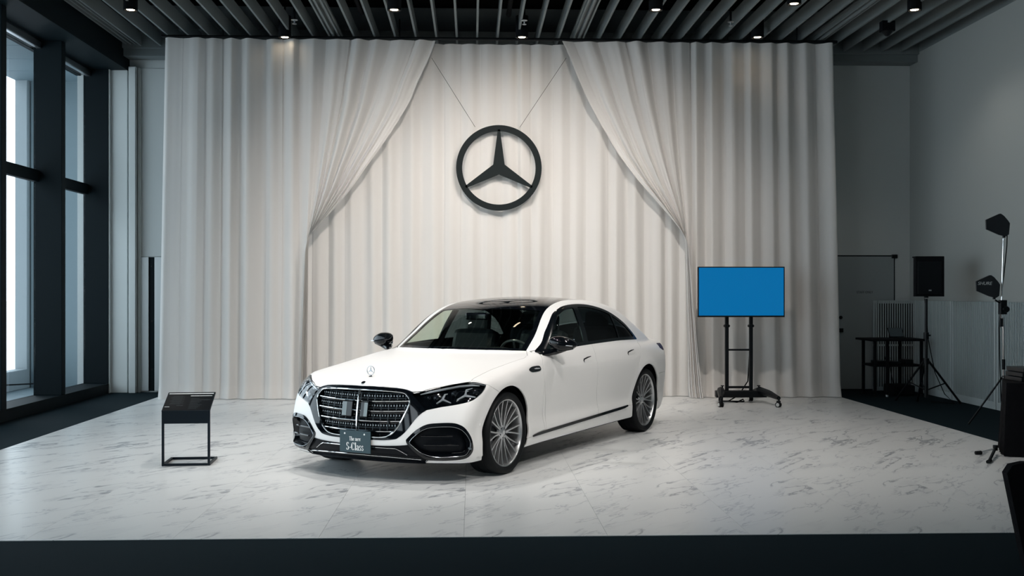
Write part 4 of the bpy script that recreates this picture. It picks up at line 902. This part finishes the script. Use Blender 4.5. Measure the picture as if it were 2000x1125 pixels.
MB().tube([(tx+xb2+.0, TY+.13, .9), (tx+xb2-.03, TY+.16, .3), (tx+.02, TY+.2, .10), (tx-.12, TY+.2, .02), (tx-.03, TY+.1, .012), (tx+.06, TY+.12, .05), (tx+.10, TY+.2, .012), (tx-.25, TY+.26, .012)], .009, 8, M=T(-tx, -TY, 0)).build('power_cable', M_blackm, st)
# ------------------------------------------------------------------ information stand
sx0, sy0 = fp(315.5, 912); sx1, sy1 = fp(410, 910.5); sw = math.hypot(sx1-sx0, sy1-sy0)
M_navy = mat('dark_blue_steel', (.0025, .0075, .013), .42, spec=.2)
M_panel = mat('panel_print', (.003, .005, .007), .30, spec=.2); M_txt = mat('panel_lettering', (.62, .66, .66), .5); M_txt2 = mat('panel_small_print', (.022, .032, .038), .5)
si = tag(empty('information_stand', (sx0, sy0, 0), math.atan2(sy1-sy0, sx1-sx0)), 'low dark blue information stand with a tilted black panel on the marble floor', 'stand')
dep, hf = .40, .50; b = .021
for x in (0, sw-b): MB().box(x, x+b, 0, b, .006, hf, .002).build('post', M_navy, si)
for x in (0, sw-b): MB().box(x, x+b, b, dep, .006, .006+b, .002).build('foot_bar', M_navy, si)
MB().box(b, sw-b, 0, b, .006, .006+b, .002).build('cross_bar', M_navy, si); MB().box(b, sw-b, dep-b, dep, .006, .006+b, .002).build('cross_bar', M_navy, si)
for x in (.01, sw-.011):
    for y in (.01, dep-.01): MB().lathe([(0, 0), (.010, 0), (.010, .006), (0, .006)], 12, T(x, y, 0)).build('glide', M_rubber, si)
MB().box(b, sw-b, .001, b, hf-.118, hf-.004, .002).build('apron', M_navy, si)
tl = math.radians(24); pl = .33; PM = T(0, .0, hf) @ RX(tl)
tp = MB().box(-.001, sw+.001, -.002, pl, -.014, .0, .002, PM).build('top_panel', M_navy, si)
MB().box(.006, sw-.006, .006, pl-.006, .0, .0012, 0, PM).build('print', M_panel, tp)
for a in ((.012, sw-.012, pl-.036, pl-.022), (sw*.50, sw-.020, pl-.075, pl-.066), (.014, .055, .060, .068)): MB().box(*a, .0012, .0017, 0, PM).build('lettering', M_txt, tp)
for a in ((sw*.27, sw*.40, .082, .090), (sw*.80, sw*.93, pl-.15, pl-.142)): MB().box(*a, .0012, .0017, 0, PM).build('lettering', M_txt2, tp)
for k in range(9):
    MB().box(sw*(.10+.02*(k % 3)), sw*(.34+.05*(k % 2)), .11+.018*k, .116+.018*k, .0012, .0016, 0, PM).build('text_line', M_txt2, tp)
    MB().box(sw*.53, sw*(.70+.03*(k % 4)), .03+.022*k, .035+.022*k, .0012, .0016, 0, PM).build('text_line', M_txt2, tp)
# ------------------------------------------------------------------ loudspeaker on tripod
LX, LY = fp(1806, 787); LY -= .25; LX, _ = ip(1809, 700, LY)
sp = tag(empty('speaker_tripod', (LX, LY, 0)), 'black tripod stand carrying the loudspeaker by the wall corner', 'stand')
zt = ip(1809, 580, LY)[1]
MB().tube([(0, 0, .12), (0, 0, zt-.025)], .019, 12).build('pole', M_black, sp); MB().tube([(0, 0, .10), (0, 0, .62)], .026, 12).build('lower_tube', M_black, sp)
zc = ip(1809, 655, LY)[1]; MB().tube([(0, 0, zc-.05), (0, 0, zc+.04)], .036, 12).build('clamp', M_black, sp); MB().tube([(0, 0, zc), (.05, -.03, zc)], .012, 8).build('knob', M_black, sp)
MB().tube([(0, 0, .56), (0, 0, .64)], .040, 12).build('collar', M_black, sp)
fx, fy = fp(1875, 789); f2 = fp(1750, 783)
for (x, y) in ((fx-LX, fy-LY), (f2[0]-LX, f2[1]-LY), (.05, .42)):
    lg = MB().tube([(x*.06, y*.06, .61), (x, y, .022)], .015, 10).build('leg', M_black, sp); MB().tube([(0, 0, .20), (x*.55, y*.55, .29)], .009, 8).build('brace', M_black, sp)
    MB().tube([(x*.97, y*.97, .035), (x*1.01, y*1.01, .013)], .020, 10).build('rubber_foot', M_rubber, lg)
bx0, bz0 = ip(1783, 579, LY); bx1, bz1 = ip(1836, 503, LY); bw, bh = bx1-bx0, bz1-bz0
ls = tag(empty('loudspeaker', (LX, LY, bz0), -.12), 'black loudspeaker box on a tripod in front of the side wall', 'loudspeaker')
o = bw/2; MB().prism([(-o, -.17), (o, -.17), (o*.98, -.05), (o*.62, .17), (-o*.62, .17), (-o*.98, -.05)], 0, bh).build('cabinet', M_blackm, ls)
MB().box(-o*.86, o*.80, -.178, -.168, .035, bh-.06, .004).build('grille', M_black, ls); MB().box(-o*.97, -o*.86, -.176, -.168, .02, bh-.02, .003).build('grille_edge', M_blackm, ls)
MB().box(-.018, .018, -.181, -.177, .075, .092).build('badge', M_alu, ls); MB().box(-o, o, -.174, .0, bh-.006, bh+.012, .005).build('top_cap', M_blackm, ls)
MB().tube([(0, 0, -.02), (0, 0, .012)], .030, 12).build('pole_socket', M_black, ls)
MB().tube([(LX+.02, LY+.10, bz0-.03), (LX+.05, LY+.10, bz0-.3), (LX+.04, LY+.03, .9), (LX+.12, LY, .45), (LX+.30, LY+.1, .14), (LX+.42, LY+.05, .010), (LX+.2, LY+.3, .010)], .006, 8, M=T(-LX, -LY, 0)).build('cable', M_blackm, sp)
# ------------------------------------------------------------------ equipment table with tablet
TX0, TYY = ip(1696, 700, 15.95)[0], 15.95
tz = ip(1750, 662, TYY)[1]; tw = ip(1806, 700, TYY)[0]-TX0
tb = tag(empty('equipment_table', (TX0, TYY, 0)), 'small black table with a lower shelf in front of the slatted screen', 'table')
MB().box(0, tw, -.10, .55, tz-.03, tz, .004).build('table_top', M_blackm, tb)
MB().box(.08, tw-.03, 0, .5, tz*.55-.03, tz*.55, .003).build('shelf', M_blackm, tb)
for x, y in ((.10, .0), (.10+.16, -.06), (tw-.05, .0), (tw-.18, .48), (.10, .48)):
    lg = MB().box(x-.02, x+.02, y-.02, y+.02, .03, tz-.03, .003).build('leg', M_blackm, tb); MB().lathe([(0, 0), (.022, 0), (.022, .03), (0, .03)], 12, T(x, y, 0)).build('glide', M_alu if x > .2 and x < .3 else M_rubber, lg)
lp = tag(empty('tablet_device', (TX0+tw*.58, TYY+.10, tz)), 'small tilted dark tablet screen on the equipment table', 'tablet')
MB().box(-.11, .11, -.008, .008, 0, .17, .003, T(0, .05, .02) @ RX(math.radians(-38))).build('body', M_black, lp); MB().box(-.10, .10, -.0095, -.008, .01, .16, 0, T(0, .05, .02) @ RX(math.radians(-38))).build('screen', mat('dim_screen', (.05, .07, .08), .2), lp)
MB().box(-.10, .10, -.06, .12, 0, .02, .004).build('base', M_black, lp)
for k, (x, w, hgt) in enumerate(((.20, .16, .05), (.42, .17, .04), (.70, .12, .07))):
    tag(MB().box(TX0+tw*x, TX0+tw*x+w, TYY+.08, TYY+.36, tz*.55+.001, tz*.55+hgt, .006).build('control_box', M_black), ('thin black control box', 'wide black control box', 'tall black control box')[k]+' on the lower shelf of the equipment table', 'box', 'boxes on the table shelf')
MB().tube([(TX0+tw*.35, TYY+.05, tz*.55+.02), (TX0+tw*.28, TYY-.02, tz*.55+.12), (TX0+tw*.40, TYY-.03, tz*.55+.10), (TX0+tw*.36, TYY-.05, .45), (TX0+tw*.42, TYY-.05, .18), (TX0+tw*.6, TYY-.03, .010), (TX0+tw*.70, TYY-.04, .010)], .006, 8, M=T(-TX0, -TYY, 0)).build('looped_cable', M_blackm, tb)
tag(MB().box(TX0+tw*.45, TX0+tw*.86, TYY+.05, TYY+.42, .0, .16, .02).build('cable_mass', M_blackm), 'low black mass of cables on the carpet under the table', 'cables')  # plain box standing in for a dark mass of cables
# ------------------------------------------------------------------ antenna stand with two paddles
AX_, AY_ = ip(1960, 640, 12.2)[0], 12.2
an = tag(empty('antenna_stand', (AX_, AY_, 0)), 'tall chrome pole stand holding the antenna paddles', 'stand')
def az(py): return ip(1960, py, AY_)[1]
def axp(px, py=600): return ip(px, py, AY_)[0]-AX_
MB().tube([(axp(1962), .02, .55), (axp(1961.5), .02, az(620))], .012, 10).build('lower_pole', M_chrome, an)
MB().tube([(axp(1955.5), 0, az(640)), (axp(1956.5), 0, az(585)), (axp(1960), 0, az(466))], .0095, 10).build('upper_pole', M_chrome, an)
MB().tube([(axp(1955), 0, az(638)), (axp(1955), 0, az(622))], .017, 10).build('grip', M_black, an); MB().tube([(axp(1962), .02, az(722)), (axp(1962), .02, az(702))], .018, 10).build('grip', M_black, an)
MB().box(axp(1953), axp(1966), -.02, .05, az(614), az(586), .008).build('clamp', M_black, an); MB().lathe([(0, -.02), (.035, -.02), (.035, .02), (0, .02)], 16, T(axp(1962), -.03, az(604)) @ RX(math.pi/2)).build('clamp_knob', M_black, an)
MB().tube([(axp(1944), 0, az(586)), (axp(1950), 0, az(590)), (axp(1957), 0, az(592))], .010, 8).build('side_arm', M_black, an)
for a in range(3):
    q = 2*math.pi*a/3+.4; MB().tube([(axp(1962), .02, .60), (axp(1962)+.38*math.cos(q), .02+.38*math.sin(q), .016)], .010, 8).build('leg', M_black, an)
M_pad = mat('antenna_cover', (.006, .009, .013), .5)
def paddle(cx, cy, label, txt):
    e = tag(empty('antenna_paddle', (AX_+axp(cx), AY_, az(cy))), label, 'antenna', 'antenna paddles on the pole')
    pl_ = [(-36, -21), (-35, -2), (-9, 9), (4, 12), (10, 8), (11, -2), (12, -14), (8, -20), (0, -29), (-6, -33), (-9, -33)]
    s = AY_/FPX
    MB().prism([(x*s, -(y)*s-.0) for x, y in pl_][::-1], -.012, .012, RX(math.pi/2)).build('cover', M_pad, e)
    MB().tube([(.004, 0, -.085), (.004, 0, -.06)], .016, 10).build('socket', M_black, e)
    if txt: text_mesh('lettering', 'SHURE', .052, mat('antenna_lettering', (.55, .58, .58), .5), e, T(-.112, -.0128, .095) @ RX(math.pi/2), xs=1.05, shear=.25)
    return e
paddle(1960, 450, 'black antenna paddle at the top of the chrome pole', False)
paddle(1941, 570, 'black antenna paddle with white lettering on the side arm', True)
MB().tube([(AX_+axp(1969), AY_+.02, az(452)), (AX_+axp(1969), AY_+.03, az(480)), (AX_+axp(1964), AY_+.03, az(530)), (AX_+axp(1959.5), AY_+.03, az(570)), (AX_+axp(1954), AY_+.03, az(640)), (AX_+axp(1955), AY_+.03, az(700)), (AX_+axp(1958), AY_+.03, .30)], .006, 8, M=T(-AX_, -AY_, 0)).build('cable', M_blackm, an)
# ------------------------------------------------------------------ draped case, small stand and black screen at the edge
M_drape = mat('black_drape', (.004, .004, .005), .9, spec=.1, bump=(14, .4, .03))
cx0, cyy = fp(1952, 893); cx0 += .09
cs = tag(empty('draped_case', (cx0, cyy, 0), -.40), 'tall case under a black cloth at the edge of the marble floor', 'case')
hz = ip(1950, 748, cyy)[1]
def drape():
    n = 60; v = []; f = []
    for j in range(9):
        z = hz*(1-j/8.)
        for k in range(n):
            t = k/n*4; w, d = .95, .62
            x, y = ((t*w, 0) if t < 1 else (w, (t-1)*d) if t < 2 else ((3-t)*w, d) if t < 3 else (0, (4-t)*d))
            fl = .05*(j/8.)*(.6+.4*math.sin(k*1.9)); nx, ny = x-w/2, y-d/2; L = math.hypot(nx, ny)
            v.append((x+nx/L*fl-.02, y+ny/L*fl, max(z, .012)))
    for j in range(8):
        for k in range(n): f.append((j*n+k, j*n+(k+1) % n, (j+1)*n+(k+1) % n, (j+1)*n+k))
    f.append(tuple(range(n))); m = MB(); m.add(v, f, True); return m.build('cloth', M_drape, cs)
drape(); MB().box(.03, .88, .04, .56, 0, hz-.01).build('case_body', M_blackm, cs)
qx, qz = ip(1987, 747, cyy+.2)
for k in range(3):
    tag(MB().box(qx-.02+.01*k, qx+.5, cyy+.08, cyy+.42, hz+.045*k, hz+.045*(k+1)-.004, .006).build('flat_case', M_black), ('lowest', 'middle', 'topmost')[k]+' flat black case stacked on the draped case', 'case', 'flat cases on the draped case')
ms = tag(empty('folding_stand', (0, 0, 0)), 'small stand with white tipped folding feet beside the draped case', 'stand')
a1 = fp(1911, 889); a2 = fp(1932, 906); hub = fp(1944, 890)
MB().tube([(hub[0], hub[1], .07), (a1[0]+.02, a1[1], .03)], .011, 10).build('leg', M_alu, ms); MB().tube([(hub[0], hub[1], .07), (a2[0], a2[1], .025)], .014, 10).build('leg', M_black, ms)
MB().tube([(a1[0]+.03, a1[1], .025), (a1[0]-.03, a1[1], .02)], .019, 10).build('rubber_foot', M_rubber, ms); MB().tube([(a2[0]+.02, a2[1]+.02, .026), (a2[0]-.02, a2[1]-.02, .02)], .019, 10).build('rubber_foot', M_rubber, ms)
MB().tube([(hub[0], hub[1], .05), (hub[0], hub[1], .10)], .022, 10).build('hub', M_black, ms)
# foreground: black upholstered screen
g0 = fp(1972, 1050); 
bs = tag(empty('black_screen', (0, 0, 0)), 'black padded screen standing on the carpet at the near corner of the marble', 'screen')
gy = 5.9; ga = ip(1998, 1125, gy)[0]; gb = ip(1962, 905, gy)[0]; gz = ip(1962, 902, gy)[1]
MB().prism([(ga+.03, 0), (ga+1.0, 0), (ga+1.0, gz), (gb+.10, gz), (gb+.03, gz-.015), (gb, gz-.06), (ga+.0, .06)], -.03, .03, T(0, gy, 0) @ RX(math.pi/2)).build('pad', M_drape, bs)
MB().box(ga+.2, ga+.8, gy-.15, gy+.15, 0, .03, .008).build('base_plate', M_black, bs)
# ------------------------------------------------------------------ small things under the ceiling
def sprinkler(px, py, wh):
    x, y = cpx(px, py, 5.24); e = tag(empty('sprinkler', (x, y, 5.22)), 'small metal sprinkler head on a drop pipe '+wh, 'sprinkler', 'sprinkler heads under the ceiling')
    MB().tube([(0, 0, .06), (0, 0, .78)], .014, 8).build('drop_pipe', M_blackm, e); MB().lathe([(0, .075), (.040, .07), (.045, .060), (.012, .055), (.010, .02), (.030, .012), (.030, .006), (0, .004)], 16).build('head', M_alu, e)
for p in ((575, 45, 'over the drape swept toward the windows'), (1024, 46, 'over the star emblem'), (1427, 49, 'over the television')): sprinkler(*p)
x, y = cpx(1733, 56, 5.22); e = tag(empty('ceiling_speaker', (x, y, 5.12)), 'small black box speaker hung between the slats near the side wall', 'speaker')
MB().prism([(-.09, -.06), (.09, -.06), (.09, .06), (-.09, .06)], .06, .20).build('box', M_blackm, e); MB().lathe([(.0, -.01), (.03, 0), (.085, .06), (0, .062)], 16).build('cone', M_black, e); MB().tube([(0, 0, .20), (0, 0, .88)], .012, 8).build('stem', M_blackm, e)
x, y = cpx(1551, 4, 5.22); downlight(x, y, 0, label='small unlit black downlight between the slats', grp=None)
